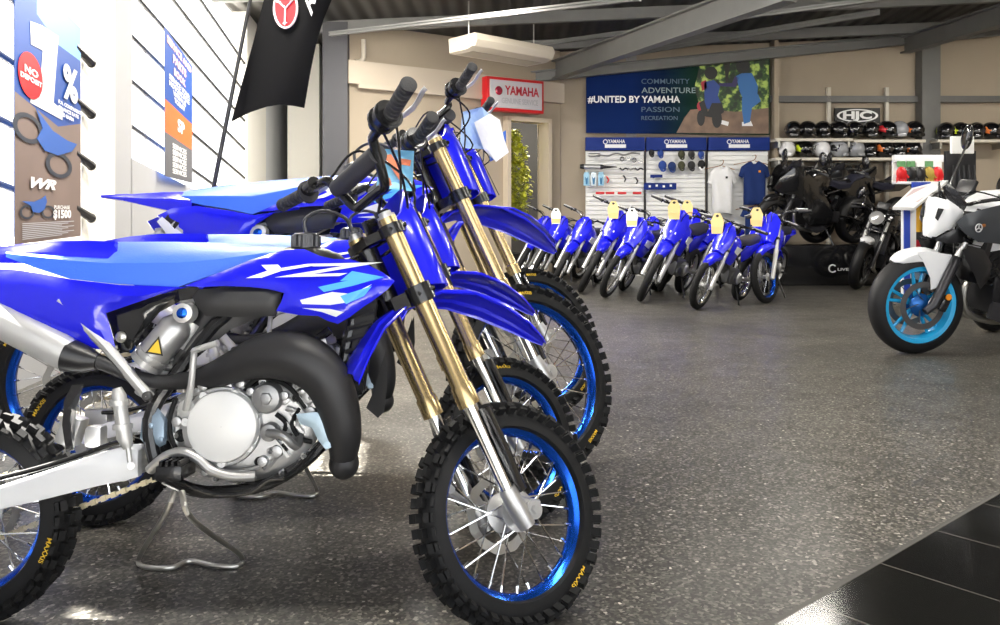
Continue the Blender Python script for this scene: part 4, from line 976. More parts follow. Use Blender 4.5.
# ------------------------------------------------------------------ street motorcycles
MH = V((-.958, -.287, 0)).normalized(); MBASE = V((2.71, 5.60, 0))-MH*.76; ML = V((-MH.y*-1*-1, 0, 0))
ML = V((-MH.y, MH.x, 0))                       # bike's left
MLEAN = math.radians(8); MS = 1.08
def TM(px, py, l):
    kx = (px-500)/FOC; w = .8; l_ = l*MS
    for _ in range(8):
        b = MBASE+ML*(l_*math.cos(MLEAN)+w*math.sin(MLEAN))
        x = (kx*b.y-b.x)/(MH.x-kx*MH.y); Y = b.y+x*MH.y
        w = (EYE-(py-HZ)*Y/FOC+l_*math.sin(MLEAN))/math.cos(MLEAN)
    return V((x/MS, l, w/MS))
def TL(px, py, l, s_): p = TM(px, py, l); return V((p.x, s_*l, p.z))
def make_street(kind, label, loc, rz, steer, group=None, lean=0):
    body = {'white': WHITE, 'round': BLKB, 'sport': BLKB}[kind]; tankm = {'white': GREYB, 'round': BLKB, 'sport': BLKB}[kind]
    rimc = CYAN if kind == 'white' else BLK
    root = thing('street_motorcycle', label, 'motorcycle', loc, (0, 0, 0), group); root.rotation_euler = (-lean, 0, rz)
    if kind == 'white': root.scale = (MS, MS, MS)
    R = .305; rk = math.radians(25); ax = V((-math.sin(rk), 0, math.cos(rk))); fw = V((math.cos(rk), 0, math.sin(rk)))
    Wf = V((.705, 0, R)); LEN = .62; off = .04; C = Wf+ax*LEN-fw*off; RM = Matrix.Rotation(steer, 3, ax)
    low = min((RM @ (Wf+V((math.sin(a)*R, 0, math.cos(a)*R))-C)+C).z for a in [i*.05 for i in range(126)]); C = C-V((0, 0, low))
    def F(t, p, q): return RM @ (ax*t+fw*p+V((0, q, 0)))+C
    Wc = F(-LEN, off, 0)
    WM = lambda a, r, y: F(-LEN, off, 0)+RM @ V((math.sin(a)*r, y, math.cos(a)*r))
    P = lambda n, m, mt, par=root, sm=35: obj(n, m, mt, par, None, sm)
    M4 = Matrix.Translation(Wc) @ RM.to_4x4(); Rc = V((-.705, 0, R+.01))
    for nm, mx_, r, w in (('front_wheel', M4, R, .12), ('rear_wheel', Matrix.Translation(Rc), R+.01, .17)):
        rr = r-.068
        wh = MB().lathe([(rr, -w*.42), (rr+.006, -w*.42+.006), (rr-.012, -w*.3), (rr-.022, 0), (rr-.012, w*.3), (rr+.006, w*.42-.006), (rr, w*.42), (rr-.030, w*.38), (rr-.044, w*.1), (rr-.044, -w*.1), (rr-.030, -w*.38)], n=56, closed=True)
        wo = obj(nm, wh, rimc, root, mx_)
        obj('tyre', tyre_mesh(r, w, .07, False, road=True), mat('street_tyre', (.009, .009, .010), .5, spec=.35), wo)
        for i in range(5):
            for sg in (-.17, .17):
                a = 2*PI*i/5; m = MB().tube([V((math.sin(a+sg*.6)*.04, 0, math.cos(a+sg*.6)*.04)), V((math.sin(a+sg)*(rr-.028), 0, math.cos(a+sg)*(rr-.028)))], [.014, .009], 8)
                obj('spoke', m, rimc, wo)
        obj('hub', MB().lathe([(.001, -.07), (.03, -.07), (.06, -.055), (.07, -.045), (.045, 0), (.07, .045), (.06, .055), (.03, .07), (.001, .07)], n=24), rimc if kind != 'white' else mat('blue_hub', (.01, .10, .35), .3, metal=.5), wo)
        if nm == 'front_wheel':
            for sd in (1, -1): obj('brake_disc', disc_mesh(.145, sd*.066, 0), mat('dark_disc_steel', (.16, .16, .165), .35, metal=.9), wo)
    sp = .10
    for s_ in (1, -1):
        m = MB().cyl(F(.04, 0, sp*s_), F(-.30, 0, sp*s_), .020, 14); m.tube([F(-.27, 0, sp*s_), F(-.28, 0, sp*s_), F(-LEN+.03, 0, sp*s_), F(-LEN-.03, off*.8, sp*s_)], [.022, .029, .028, .022], 14)
        leg = P('fork_leg', m, mat('fork_dark_grey', (.035, .035, .04), .3, metal=.5)); P('fork_slider', MB().cyl(F(.03, 0, sp*s_), F(-.285, 0, sp*s_), .0205, 14), ALU, leg)
        m = MB().box((0, 0, 0), (.05, .035, .10), None, .01).map(lambda p: F(-LEN+.07+p.z, -.07+p.x, (sp-.02)*s_+p.y)); P('brake_caliper', m, BLK)
        if kind == 'white': P('amber_reflector', MB().lathe([(.001, .008), (.016, .008), (.020, .004), (.020, 0)], F(-LEN+.11, -.055, (sp+.012)*s_), RM @ V((0, s_, 0)), 18), ORANGE, leg)
    for t_ in (.0, -.16): P('triple_clamp', MB().box((0, 0, 0), (.07, .25, .03), None, .01).map(lambda p: F(t_+p.z, p.x, p.y)), BLK)
    # front fender hugging the tyre
    rings = []; a0, a1 = (-.62, .60) if kind != 'round' else (-.35, .45); N = 11
    for i in range(N):
        a = a0+(a1-a0)*i/(N-1); e = math.sin(PI*min(1, max(0, i/(N-1))))**.5; hw = .074*(.30+.70*e); rr = R+.014+.016*e
        sec = [(-1, -.055*e-.01), (-1, -.02), (-.7, .0), (0, .012), (.7, .0), (1, -.02), (1, -.055*e-.01)]
        rings.append([WM(a, rr+h, q*hw) for q, h in sec]+[WM(a, rr+h-.005, q*hw*.95) for q, h in sec[::-1]])
    fm = WHITE if kind in ('white', 'round') else BLKB
    fe = P('front_fender', MB().loft(rings), fm)
    if kind == 'white':
        for s_ in (1, -1):
            m = MB().panel([(.08, .322), (-.0, .33), (-.20, .31), (-.21, .28), (-.15, .20), (-.13, .12), (-.05, .10), (-.04, .17), (.02, .26)], lambda x, z, d: WM(0, 0, 0)+RM @ V((x*.8, s_*(.080+d), z)), .05, .006, .003, .02)
            P('fender_stay', m, WHITE, fe)
    # handlebar, mirrors
    hb = [F(.12, -.10, -.38), F(.13, -.02, -.25), F(.08, .03, -.10), F(.06, .02, 0), F(.08, .03, .10), F(.13, -.02, .25), F(.12, -.10, .38)]
    bar = P('handlebar', MB().tube(catmull(hb, 4), .012, 10), BLK)
    for s_ in (1, -1):
        P('grip', MB().cyl(F(.128, -.045, .27*s_), F(.12, -.10, .39*s_), .017, 12), GRIP, bar)
        P('hand_lever', MB().tube(catmull([F(.13, -.0, .22*s_), F(.125, .05, .26*s_), F(.12, .01, .38*s_)], 4), .007, 6), ALUW if kind == 'white' else STEEL, bar)
        P('control_housing', MB().box(F(.135, -.02, .23*s_), (.05, .05, .045), None, .01), BLK, bar)
        mh = (.52, .02, .30) if kind == 'white' else (.28, .02, .32)
        mi = P('mirror', MB().ell(F(mh[0], mh[1], mh[2]*s_), (.022, .055, .085), 16, 10, Matrix.Rotation(.25*s_, 3, 'Z') @ Matrix.Rotation(.25*s_, 3, 'X')), BLKB, bar)
        P('mirror_stalk', MB().tube(catmull([F(.14, .0, .24*s_), F(.24, .02, .25*s_), F(mh[0]-.03, mh[1], (mh[2]-.03)*s_)], 4), .007, 6), BLK, mi)
        P('turn_signal', MB().ell(F(-.06, .02, .19*s_), (.035, .022, .020), 10, 8), mat('amber_dark', (.25, .08, .01), .3) if kind == 'white' else BLKB)
    P('dashboard', MB().box((0, 0, 0), (.03, .14, .09), None, .01).map(lambda p: F(.15+p.z, .08+p.x, p.y)), BLACKP, bar)
    for q in (.05, -.06): P('control_cable', MB().tube(catmull([F(.13, 0, q*4), F(.10, .12, q*2), F(-.05, .08, q), F(-.25, .0, q)], 4), .005, 6), BLK)
    mir = (1, -1)
    # front cowl / headlight
    if kind == 'white':
        cw = [(928, 236), (933, 220), (940, 205), (947, 199), (956, 205), (964, 212), (962, 218), (957, 226), (946, 231), (936, 237)]
        for s_ in mir:
            P('front_cowl', MB().panel(cw, lambda x, y, d: TL(x, y, .02+.065*min(1, max(0, (x-928)/24))+d, s_), 5, .01, .012, 6), WHITE)
            P('cowl_vent', MB().panel([(938, 208), (944, 209), (938, 221), (935, 218)], lambda x, y, d: TL(x, y, .034+.065*min(1, max(0, (x-928)/24))+d, s_), 5, .006), BLACKP)
            P('headlight_shell', MB().panel([(934, 240), (944, 234), (958, 228), (975, 240), (962, 243), (945, 243)], lambda x, y, d: TL(x, y, .05+.06*min(1, max(0, (x-930)/26))+d, s_), 6, .04, .006, 5), BLACKP)
        m = MB(); rg = []
        for x, y in ((929, 237), (934, 221), (941, 206), (947, 200)):
            l_ = .02+.065*min(1, max(0, (x-928)/24)); A_, B_ = TL(x, y, l_, 1), TL(x, y, l_, -1); mid_ = (A_+B_)/2+V((.02, 0, .01)); rg.append([A_, mid_, B_, B_+V((-.02, 0, -.008)), mid_+V((-.02, 0, -.008)), A_+V((-.02, 0, -.008))])
        m.loft(rg); P('nose_panel', m, WHITE)
        sc = [(942, 187), (949, 183), (958, 192), (968, 204), (964, 211), (955, 204), (947, 198)]
        for s_ in mir: P('wind_screen', MB().panel(sc, lambda x, y, d: TL(x, y, .015+.07*min(1, max(0, (x-942)/20))+d, s_), 6, .006, .004, 5), CLEAR)
        P('projector_lamp', MB().ell(F(-.13, .12, 0), (.05, .055, .045), 16, 10), BLKB)
    elif kind == 'round':
        hl_ = P('headlight', MB().lathe([(.001, -.09), (.05, -.085), (.085, -.04), (.09, .03), (.095, .04), (.088, .045)], F(-.05, .12, 0), RM @ fw, 24), BLKB)
        P('headlight_lens', MB().lathe([(.001, .05), (.05, .047), (.088, .040)], F(-.05, .12, 0), RM @ fw, 24), mat('lamp_lens', (.45, .45, .45), .15, metal=.6), hl_)
    else:
        fa = [(.80, .72), (.74, .84), (.60, .98), (.50, 1.0), (.40, .92), (.20, .80), (.05, .62), (-.10, .42), (.02, .30), (.30, .28), (.42, .40), (.38, .56), (.55, .66), (.70, .66)]
        for s_ in mir: P('fairing', MB().panel(fa, lambda x, z, d: V((x, s_*(.04+.16*min(1, max(0, (.84-x)/.35))+d), z)), .07, .01, .012, .05), BLKB)
        for s_ in mir: P('wind_screen', MB().panel([(.72, .86), (.58, 1.03), (.46, 1.10), (.46, 1.0), (.60, .96)], lambda x, z, d: V((x, s_*(.01+.12*min(1, max(0, (.74-x)/.25))+d), z)), .06, .005), CLEAR)
    # tank
    tk = [(956, 222), (966, 214), (980, 210), (1000, 205), (1020, 203), (1045, 212), (1052, 228), (1030, 244), (1000, 244), (978, 242), (964, 233)]
    rings = []
    for x, zt, zb, hw in ((.42, .80, .70, .10), (.36, .92, .64, .16), (.25, .99, .66, .18), (.10, 1.0, .70, .165), (-.05, .95, .72, .13), (-.16, .86, .74, .08)):
        rings.append([V((x, -hw*.35, zt)), V((x, -hw*.85, zt-.05)), V((x, -hw, (zt+zb)/2+.02)), V((x, -hw*.8, zb)), V((x, hw*.8, zb)), V((x, hw, (zt+zb)/2+.02)), V((x, hw*.85, zt-.05)), V((x, hw*.35, zt))])
    tank = P('fuel_tank', MB().loft(rings), tankm if kind != 'white' else WHITE, root, 60)
    if kind == 'white':
        for s_ in mir:
            ts = P('tank_side_panel', MB().panel(tk, lambda x, y, d: TL(x, y, .12+.07*min(1, max(0, (x-950)/24))+d, s_), 7, .03, .012, 8), GREYB, tank)
            c = TM(979, 228, .215); m = MB().lathe([(.026, 0), (.026, .004), (.021, .004), (.021, 0)], V((c.x, s_*.212, c.z)), (0, s_, 0), 24, True)
            for j in range(3): a = 2*PI*j/3+PI/2; m.tube([V((c.x, s_*.214, c.z)), V((c.x+math.cos(a)*.022, s_*.214, c.z+math.sin(a)*.022))], .0035, 5)
            P('round_emblem', m, mat('silver_emblem', (.6, .6, .62), .3), ts)
            P('radiator_shroud', MB().panel([(962, 250), (972, 246), (984, 250), (992, 264), (990, 278), (980, 290), (974, 274), (966, 260)], lambda x, y, d: TL(x, y, .17+d, s_), 7, .02, .008, 6), mat('dark_satin_panel', (.014, .014, .016), .35))
    # seat, tail, frame, engine
    rings = []
    for x, zt, hw in ((-.10, .86, .09), (-.25, .82, .13), (-.42, .83, .13), (-.55, .90, .11), (-.75, .94, .10), (-.88, .95, .05)):
        rings.append([V((x, -hw*.7, zt)), V((x, -hw, zt-.03)), V((x, -hw*.9, zt-.09)), V((x, hw*.9, zt-.09)), V((x, hw, zt-.03)), V((x, hw*.7, zt))])
    P('seat', MB().loft(rings), mat('black_seat_vinyl', (.015, .016, .03), .5), root, 50)
    rings = []
    for x, zt, zb, hw in ((-.30, .80, .70, .11), (-.55, .84, .72, .12), (-.80, .92, .82, .09), (-.98, .99 if kind == 'sport' else .95, .93, .03)):
        rings.append([V((x, -hw, zb)), V((x, -hw, zt)), V((x, -hw*.6, zt+.03)), V((x, hw*.6, zt+.03)), V((x, hw, zt)), V((x, hw, zb))])
    P('tail_cowl', MB().loft(rings), tankm, root, 50)
    P('number_plate_bracket', MB().tube([V((-.85, 0, .84)), V((-1.0, 0, .62))], .03, 8, flat=.4), BLACKP)
    m = MB()
    for s_ in mir:
        m.tube(catmull([V((.44, .04*s_, .86)), V((.30, .15*s_, .72)), V((.0, .17*s_, .56)), V((-.22, .13*s_, .40)), V((-.24, .12*s_, .30))], 4), .028, 8, flat=.6); m.tube([V((.38, .06*s_, .74)), V((.22, .15*s_, .46)), V((-.05, .15*s_, .38))], .016, 8)
        m.tube([V((-.05, .10*s_, .66)), V((-.60, .09*s_, .80))], .016, 8)
    P('frame', m, BLK)
    m = MB(); m.box((.08, 0, .38), (.42, .30, .24), None, .04); m.cyl((.02, -.19, .38), (.02, .19, .38), .085, 24); m.cyl((.17, -.18, .36), (.17, .18, .36), .06, 20); m.cyl((-.12, -.16, .40), (-.12, .16, .40), .05, 16)
    m.box((.22, 0, .58), (.22, .26, .22), Matrix.Rotation(.5, 3, 'Y'), .02)
    for i in range(5): m.box((.20+.02*i, 0, .50+.035*i), (.24, .28, .012), Matrix.Rotation(.5, 3, 'Y'))
    for i in range(8): a = 2*PI*i/8; m.cyl((.02+math.cos(a)*.08, .15, .38+math.sin(a)*.08), (.02+math.cos(a)*.08, .198, .38+math.sin(a)*.08), .008, 6)
    P('engine', m, mat('black_engine', (.02, .02, .022), .4, metal=.6))
    m = MB().box((.38, 0, .58), (.04, .30, .26), Matrix.Rotation(-.2, 3, 'Y'), .005)
    for i in range(10): m.box((.402, 0, .48+.022*i), (.004, .28, .006))
    P('radiator', m, BLACKP)
    for q in (-.06, .06): P('exhaust_pipe', MB().tube(catmull([V((.30, q, .52)), V((.42, q, .42)), V((.38, q, .26)), V((.15, q*.8, .19)), V((-.15, q-.06, .18))], 4), .022, 10), STEEL)
    P('silencer', MB().tube([V((-.12, -.10, .19)), V((-.2, -.13, .20)), V((-.45, -.16, .26)), V((-.48, -.16, .27))], [.03, .055, .05, .035], 16), BLACKP)
    m = MB()
    for s_ in mir: m.tube([V((-.22, .12*s_, .40)), V((-.45, .13*s_, .37)), V((-.70, .12*s_, .31))], .028, 8, flat=.6)
    P('swing_arm', m, BLK); P('front_sprocket_cover', MB().box((-.16, .17, .38), (.14, .03, .14), None, .02), BLACKP)
    P('lower_cowl', MB().panel([(.30, .24), (.28, .34), (.02, .30), (-.06, .22), (.10, .17)], lambda x, z, d: V((x, .15+d, z)), .06, .02, .01, .04), DGREY); P('foot_peg', MB().cyl((-.22, .13, .36), (-.22, .25, .36), .012, 8), BLK)
    P('side_stand', MB().tube([V((-.05, .15, .22)), V((-.10, .27, .012+.0))], .012, 8), BLK)
    return root
mrz = math.atan2(MH.y, MH.x)
make_street('white', 'white and dark grey street motorcycle with bright blue wheels at the right edge', (MBASE.x, MBASE.y, 0), mrz, math.radians(-9), None, MLEAN)
def place_street(kind, label, px, py, phi, steer, group, sc=1, z=0, lean=0):
    g0 = floor_at(px, py); rz = heading(math.radians(phi), px); hd = V((math.cos(rz), math.sin(rz), 0)); base = g0-hd*.705
    o = make_street(kind, label, (base.x, base.y, z), rz, math.radians(steer), group, math.radians(lean)); return o
GB = 'black street motorcycles parked in front of the helmet shelves'
place_street('round', 'black street motorcycle with round headlight and small white front fender', 855, 289, 38, 0, GB, lean=14)
for px, Y, phi, st_, lab in ((812, 10.85, 64, 0, 'black fully faired sport motorcycle on the plinth nearest the blue-rimmed small bike'), (856, 11.48, 68, 0, 'black sport motorcycle on the plinth under the row of hanging jackets')):
    rz = heading(math.radians(phi), px); hd = V((math.cos(rz), math.sin(rz), 0)); c = at(px, 0, Y)
    make_street('sport', lab, (c.x, Y, .50), rz, math.radians(st_), GB, math.radians(8))
place_street('round', 'black street motorcycle half behind the white information stand', 934, 285, 35, 10, GB, lean=8)
place_street('round', 'black street motorcycle at the right edge directly behind the white one', 992, 331, 62, 0, GB, lean=8)

# ------------------------------------------------------------------ signs, displays and shelves
FADE_R = .75
NAVY = mat('navy_print', (.010, .045, .17), .45); NAVY2 = mat('header_blue', (.008, .028, .19), .6, spec=.2)
SLATW = mat('white_slat_panel', (.90, .90, .87), .5)
def plane_at(px, py, Y):
    """to3 for flat things facing the camera at depth Y, centred on a pixel"""
    c = at(px, py, Y); return lambda x, z, d=0: V((c.x+x, c.y-d, c.z+z))
def pxpoly(pts, Y): return [(at(x, y, Y).x, at(x, y, Y).z) for x, y in pts]
def flat(name, pts, Y, m, t=.02, decs=(), step=.25):
    return MB().panel(pxpoly(pts, Y), lambda x, z, d: V((x, Y-d-(t if d >= 0 else 0)+0, z)) if d >= 0 else V((x, Y, z)), step, t, 0, 1, [(pxpoly(p, Y), k) for p, k in decs])
def blob(cx, cy, rx, ry, n=14, a0=0): return [(cx+rx*math.cos(2*PI*i/n+a0), cy+ry*math.sin(2*PI*i/n+a0)) for i in range(n)]
# wide wall banner
def foliage():
    m = bpy.data.materials.new('printed_foliage'); m.use_nodes = True; nt = m.node_tree; b = nt.nodes['Principled BSDF']
    tc = nt.nodes.new('ShaderNodeTexCoord'); n = nt.nodes.new('ShaderNodeTexNoise'); n.inputs['Scale'].default_value = 9; n.inputs['Detail'].default_value = 8
    nt.links.new(tc.outputs['Object'], n.inputs['Vector']); r = nt.nodes.new('ShaderNodeValToRGB')
    e = r.color_ramp.elements; e[0].position = .42; e[0].color = (.006, .02, .006, 1); e[1].position = .62; e[1].color = (.45, .60, .12, 1)
    k = e.new(.52); k.color = (.03, .09, .015, 1); nt.links.new(n.outputs[0], r.inputs[0]); nt.links.new(r.outputs[0], b.inputs['Base Color']); b.inputs['Roughness'].default_value = .5
    return m
def navy_fade():
    m = bpy.data.materials.new('printed_navy_fade'); m.use_nodes = True; nt = m.node_tree; b = nt.nodes['Principled BSDF']
    tc = nt.nodes.new('ShaderNodeTexCoord'); sx = nt.nodes.new('ShaderNodeSeparateXYZ'); nt.links.new(tc.outputs['Generated'], sx.inputs[0])
    r = nt.nodes.new('ShaderNodeValToRGB'); e = r.color_ramp.elements; e[0].position = .25; e[0].color = (.002, .016, .10, 1); e[1].position = .60; e[1].color = (.008, .035, .02, 1)
    k = e.new(.42); k.color = (.002, .012, .045, 1)
    nt.links.new(sx.outputs[0], r.inputs[0]); nt.links.new(r.outputs[0], b.inputs['Base Color']); b.inputs['Roughness'].default_value = .8; b.inputs['Specular IOR Level'].default_value = .15; return m
YB = 12.18
DIRT = mat('printed_path', (.20, .13, .09), .6, noise=.5, nscale=9); PBL = mat('printed_denim', (.04, .16, .42), .6); PSK = mat('printed_skin', (.35, .2, .14), .6)
ban = flat('wall_banner', [(586, 75), (769, 54), (769, 135), (586, 133)], YB, None, .03, [
    ([(700, 62.5), (768, 55.5), (768, 108), (735, 112), (700, 109), (694, 88)], 1),
    ([(690, 110), (700, 109), (735, 112), (768, 108), (768, 134), (676, 133), (684, 118)], 2)])
o = obj('printed_banner', ban, [navy_fade(), foliage(), DIRT], smooth=0)
wb = tag(o, 'long printed banner high on the back wall reading #UNITED BY YAMAHA', 'banner')
t3 = plane_at(636, 100, YB); m = MB()
def lett(m, txt, px, py, hpx, Y, dd=.036, bold=.004, mi=0, align='CENTER', wpx=None, n=(0, 0)):
    s_ = hpx*Y/FOC/.70; f = plane_at(px, py, Y)
    k0 = len(m.v); m.text(txt, lambda x, y: f(x, y, dd), size=s_, mi=mi, bold=bold*s_*4, align=align)
    if wpx:                                    # squeeze to the width the lettering has
        xs = [v.x for v in m.v[k0:]]; w_ = max(xs)-min(xs); k = wpx*Y/FOC/w_; x0 = {'CENTER': (max(xs)+min(xs))/2, 'LEFT': min(xs), 'RIGHT': max(xs)}[align]
        c = f(0, 0).x
        for v in m.v[k0:]: v.x = c+(v.x-x0)*k
    return m
lett(m, '#UNITED BY YAMAHA', 587.5, 100, 6.5, YB, align='LEFT', wpx=92, bold=.006)
obj('headline_lettering', m, PRINTW, wb, smooth=0)
m = MB(); lett(m, 'ADVENTURE', 641, 91, 5.5, YB, align='LEFT', wpx=54, bold=.002); obj('word_lettering', m, mat('grey_print', (.22, .30, .32), .5), wb, smooth=0)
m = MB(); lett(m, 'PASSION', 641, 110, 5.0, YB, align='LEFT', wpx=38, bold=.001); obj('word_lettering', m, mat('faint_print', (.07, .13, .19), .5), wb, smooth=0)
m = MB(); lett(m, 'COMMUNITY', 641, 82, 5.0, YB, align='LEFT', wpx=48, bold=.001); obj('word_lettering', m, mat('faint_print', (.07, .13, .19), .5), wb, smooth=0)
m = MB(); lett(m, 'RECREATION', 641, 118.5, 4.0, YB, align='LEFT', wpx=36, bold=.001); obj('word_lettering', m, mat('faint_print', (.07, .13, .19), .5), wb, smooth=0)
def fig(nm, polys, m_):
    mb = MB()
    for i, p in enumerate(polys): mb.panel(pxpoly(p, YB-.04), lambda x, z, d: V((x, YB-.036-.0012*(i+1)*(d >= 0), z)), .12, .001)
    obj(nm, mb, m_, wb, smooth=0)
fig('printed_tree_trunk', [[(724, 60), (731, 59), (728, 80), (726, 84)]], mat('printed_bark', (.02, .018, .012), .6))
fig('printed_young_rider', [[(704, 82), (714, 80), (720, 86), (718, 96), (722, 106), (714, 110), (705, 108)]], mat('printed_dark_blue', (.03, .07, .28), .6))
fig('printed_small_motorcycle', [blob(701, 118, 4, 8), blob(717, 119, 5, 9), [(699, 103), (704, 100), (708, 112), (712, 103), (722, 103), (724, 112), (716, 118), (703, 116)]], PRINTK)
fig('printed_kneeling_rider', [[(736, 76), (742, 73), (752, 73), (758, 86), (757, 99), (745, 103), (740, 92)], [(742, 98), (758, 94), (761, 101), (752, 108), (750, 122), (744, 124), (742, 110)]], PBL)
fig('printed_rider_arm', [[(739, 78), (736, 87), (719, 86), (719, 83), (732, 83), (735, 76)]], mat('printed_dark_violet', (.04, .03, .12), .6))
fig('printed_helmet', [blob(711, 73, 6.5, 6.5)], PRINTK); fig('printed_helmet', [blob(743, 66, 7, 7.5)], PRINTK)
fig('printed_red_sleeve', [[(701, 82), (706, 80), (707, 88), (702, 91)], blob(700, 106, 3, 4.5)], mat('printed_red', (.42, .03, .05), .6))
fig('printed_shoe', [[(742, 122), (751, 121), (753, 126), (742, 126)]], PRINTW); fig('printed_shoe', [[(722, 120), (729, 122), (728, 126), (721, 124)]], PRINTW)
# slat wall bays under blue headers
bays = [(585.5, 644.5), (646, 706), (708, 769)]
names = ['left', 'middle', 'right']
for i, (x0, x1) in enumerate(bays):
    Yw = 12.12; a, b = at(x0, 137.5, Yw), at(x1, 150.5, Yw)
    hd_ = obj('header_board', MB().box(((a.x+b.x)/2, Yw+.01, (a.z+b.z)/2), (b.x-a.x, .10, a.z-b.z), None, .006), NAVY2)
    tag(hd_, 'blue header board over the %s bay of the slat wall' % names[i], 'sign', 'blue header boards over the slat wall')
    m = MB(); cx = (x0+x1)/2+(0 if i else 0); lett(m, 'YAMAHA', cx+1, 141.8, 3.6, Yw, .044, .004, wpx=17); 
    f = plane_at(cx, 146.3, Yw); m.add([f(-.15, -.025, .042), f(.15, -.025, .042), f(.15, .025, .042), f(-.15, .025, .042)], [(0, 1, 2, 3)])
    c = at(cx-10, 142, Yw); m.lathe([(.034, 0), (.034, .003), (.024, .003)], (c.x, Yw-.041, c.z), (0, -1, 0), 16)
    obj('header_lettering', m, PRINTW, hd_, smooth=0)
    zt, zb = at(0, 151, Yw).z, .35; n = 22; w_ = b.x-a.x-.015
    pr = []
    m = MB()
    for k in range(n):
        z1 = zt-(zt-zb)*k/n; z0 = zt-(zt-zb)*(k+1)/n
        m.box(((a.x+b.x)/2, Yw+.04, (z0+z1)/2), (w_, .02, (z1-z0)*.86))
    m.box(((a.x+b.x)/2, Yw+.07, (zt+zb)/2), (w_, .02, zt-zb)); m.box(((a.x+b.x)/2, Yw+.05, .17), (w_, .08, .34))
    sw_ = obj('slat_wall_panel', m, SLATW, smooth=0); tag(sw_, 'white slat wall panel, %s of three under the long banner' % names[i], 'display wall', 'white slat wall panels')
    if i: struct('trim_%d' % (120+i), MB().cyl((a.x-.012, Yw+.02, zb), (a.x-.012, Yw+.02, zt), .012, 6), BLACKP)
YH = 11.98
def hang(nm, mb, m_, label, cat, grp=None, sm=35): o = obj(nm, mb, m_, smooth=sm); tag(o, label, cat, grp); return o
A = lambda px, py, d=0: at(px, py, YH)+V((0, -d, 0))
def hooked(m, px, py): m.cyl(A(px, py, 0), A(px, py, -.13), .008, 6); return m
# exhaust systems on the left bay
t = thing('exhaust_system', 'silver exhaust system hung at the top of the left slat wall bay', 'exhaust', tuple(A(605, 155)))
M0 = t.location.copy()
loc = lambda m: m.map(lambda p: p-M0)
obj('silencer_can', loc(hooked(hooked(MB(), 590, 155), 598, 155).tube([A(588.5, 155), A(589.5, 155), A(599.5, 155), A(600.5, 155)], [.02, .028, .028, .018], 12)), STEEL, t)
obj('header_pipe', loc(MB().tube(catmull([A(600, 155), A(608, 156), A(613, 154), A(618, 153.5), A(624, 155), A(632, 153), A(640, 154)], 4), .012, 8)), STEEL, t)
t = thing('exhaust_system', 'long black-ended exhaust on the left slat wall bay below the silver one', 'exhaust', tuple(A(600, 167)))
M0 = t.location.copy()
obj('silencer_can', loc(hooked(hooked(MB(), 590, 167), 602, 167).tube([A(580, 166.5), A(582.5, 166.5), A(583, 166.7), A(601, 167), A(603, 167)], [.03, .036, .036, .036, .03], 14)), BLACKP, t)
obj('silver_sleeve', loc(MB().tube([A(584, 166.7, .003), A(600, 167, .003)], .038, 14)), ALU, t)
obj('tail_cone', loc(MB().tube([A(603, 167), A(610, 167), A(617, 167)], [.026, .018, .006], 10)), BLACKP, t)
rng = random.Random(3)
for i, (px, py) in enumerate(((622, 159), (628, 158), (634, 160), (641, 161), (624, 169), (632, 169), (639, 169))):
    m = MB(); c = A(px, py)
    if i < 4: m.lathe([(.022, 0), (.034, 0), (.034, .016), (.022, .016)], c, (0, -1, 0), 14, True); hooked(m, px, py-1.5)
    else: m.tube(catmull([c+V((-.06, 0, .015)), c+V((-.02, 0, -.012)), c+V((.02, 0, .01)), c+V((.06, 0, -.008))], 4), .011, 8); m.cyl(c+V((-.05, 0, .01)), c+V((-.05, .13, .01)), .006, 6)
    hang('engine_part', m, STEEL if i % 2 else BLACKP, 'small metal engine part hung on the left slat wall bay', 'spare part', 'small parts on the left slat wall bay')
for i, px in enumerate((586.5, 593.5, 601)):
    m = MB(); c = A(px, 180); w_ = .042; m.box(c, (w_*2, .02, .16), None, .006); m.box(c+V((0, -.001, .095)), (w_*1.6, .006, .03)); m.cyl(c+V((0, 0, .095)), c+V((0, .13, .095)), .006, 6)
    o = hang('parts_packet', m, mat('pale_blue_pack', (.30, .55, .72), .3) if i != 1 else mat('clear_pack', (.62, .72, .76), .3), ('left', 'middle', 'right')[i]+'most of three clear blue packets on the left slat wall bay' if i != 1 else 'middle of three clear blue packets on the left slat wall bay', 'packet', 'packets on the slat wall')
    m = MB(); m.panel([(-.022, .05), (0, .02), (.022, .05), (.012, -.06), (-.012, -.06)], lambda x, z, d: c+V((x, -.012-.003*(d >= 0), z)), .05, .003); obj('packet_contents', m, mat('blue_tool', (.02, .16, .34), .4), o, smooth=0)
for i, (px, py, mt_) in enumerate(((608, 180, RED), (625, 179, BLACKP), (637, 181, BLACKP), (600, 193, RED), (610, 193, RED), (622, 193, RED), (637, 193, RED))):
    m = MB(); c = A(px, py)
    if i < 3: m.tube([c+V((-.02, 0, .05)), c+V((.01, 0, 0)), c+V((-.01, 0, -.04))], .012, 8); m.cyl(c+V((-.02, 0, .05)), c+V((-.02, .13, .05)), .006, 6)
    else: m.box(c, (.12, .03, .035), None, .006); m.cyl(c, c+V((0, .13, 0)), .006, 6)
    hang('accessory', m, [mt_, None][0], ['pink-red clip accessory beside the packets', 'black lever accessory right of the packets', 'black bolt accessory at the right of the left bay', 'red labelled rail, leftmost of four', 'red labelled rail, second of four', 'red labelled rail, third of four', 'red labelled rail, rightmost of four'][i]+' on the left slat wall bay', 'spare part')
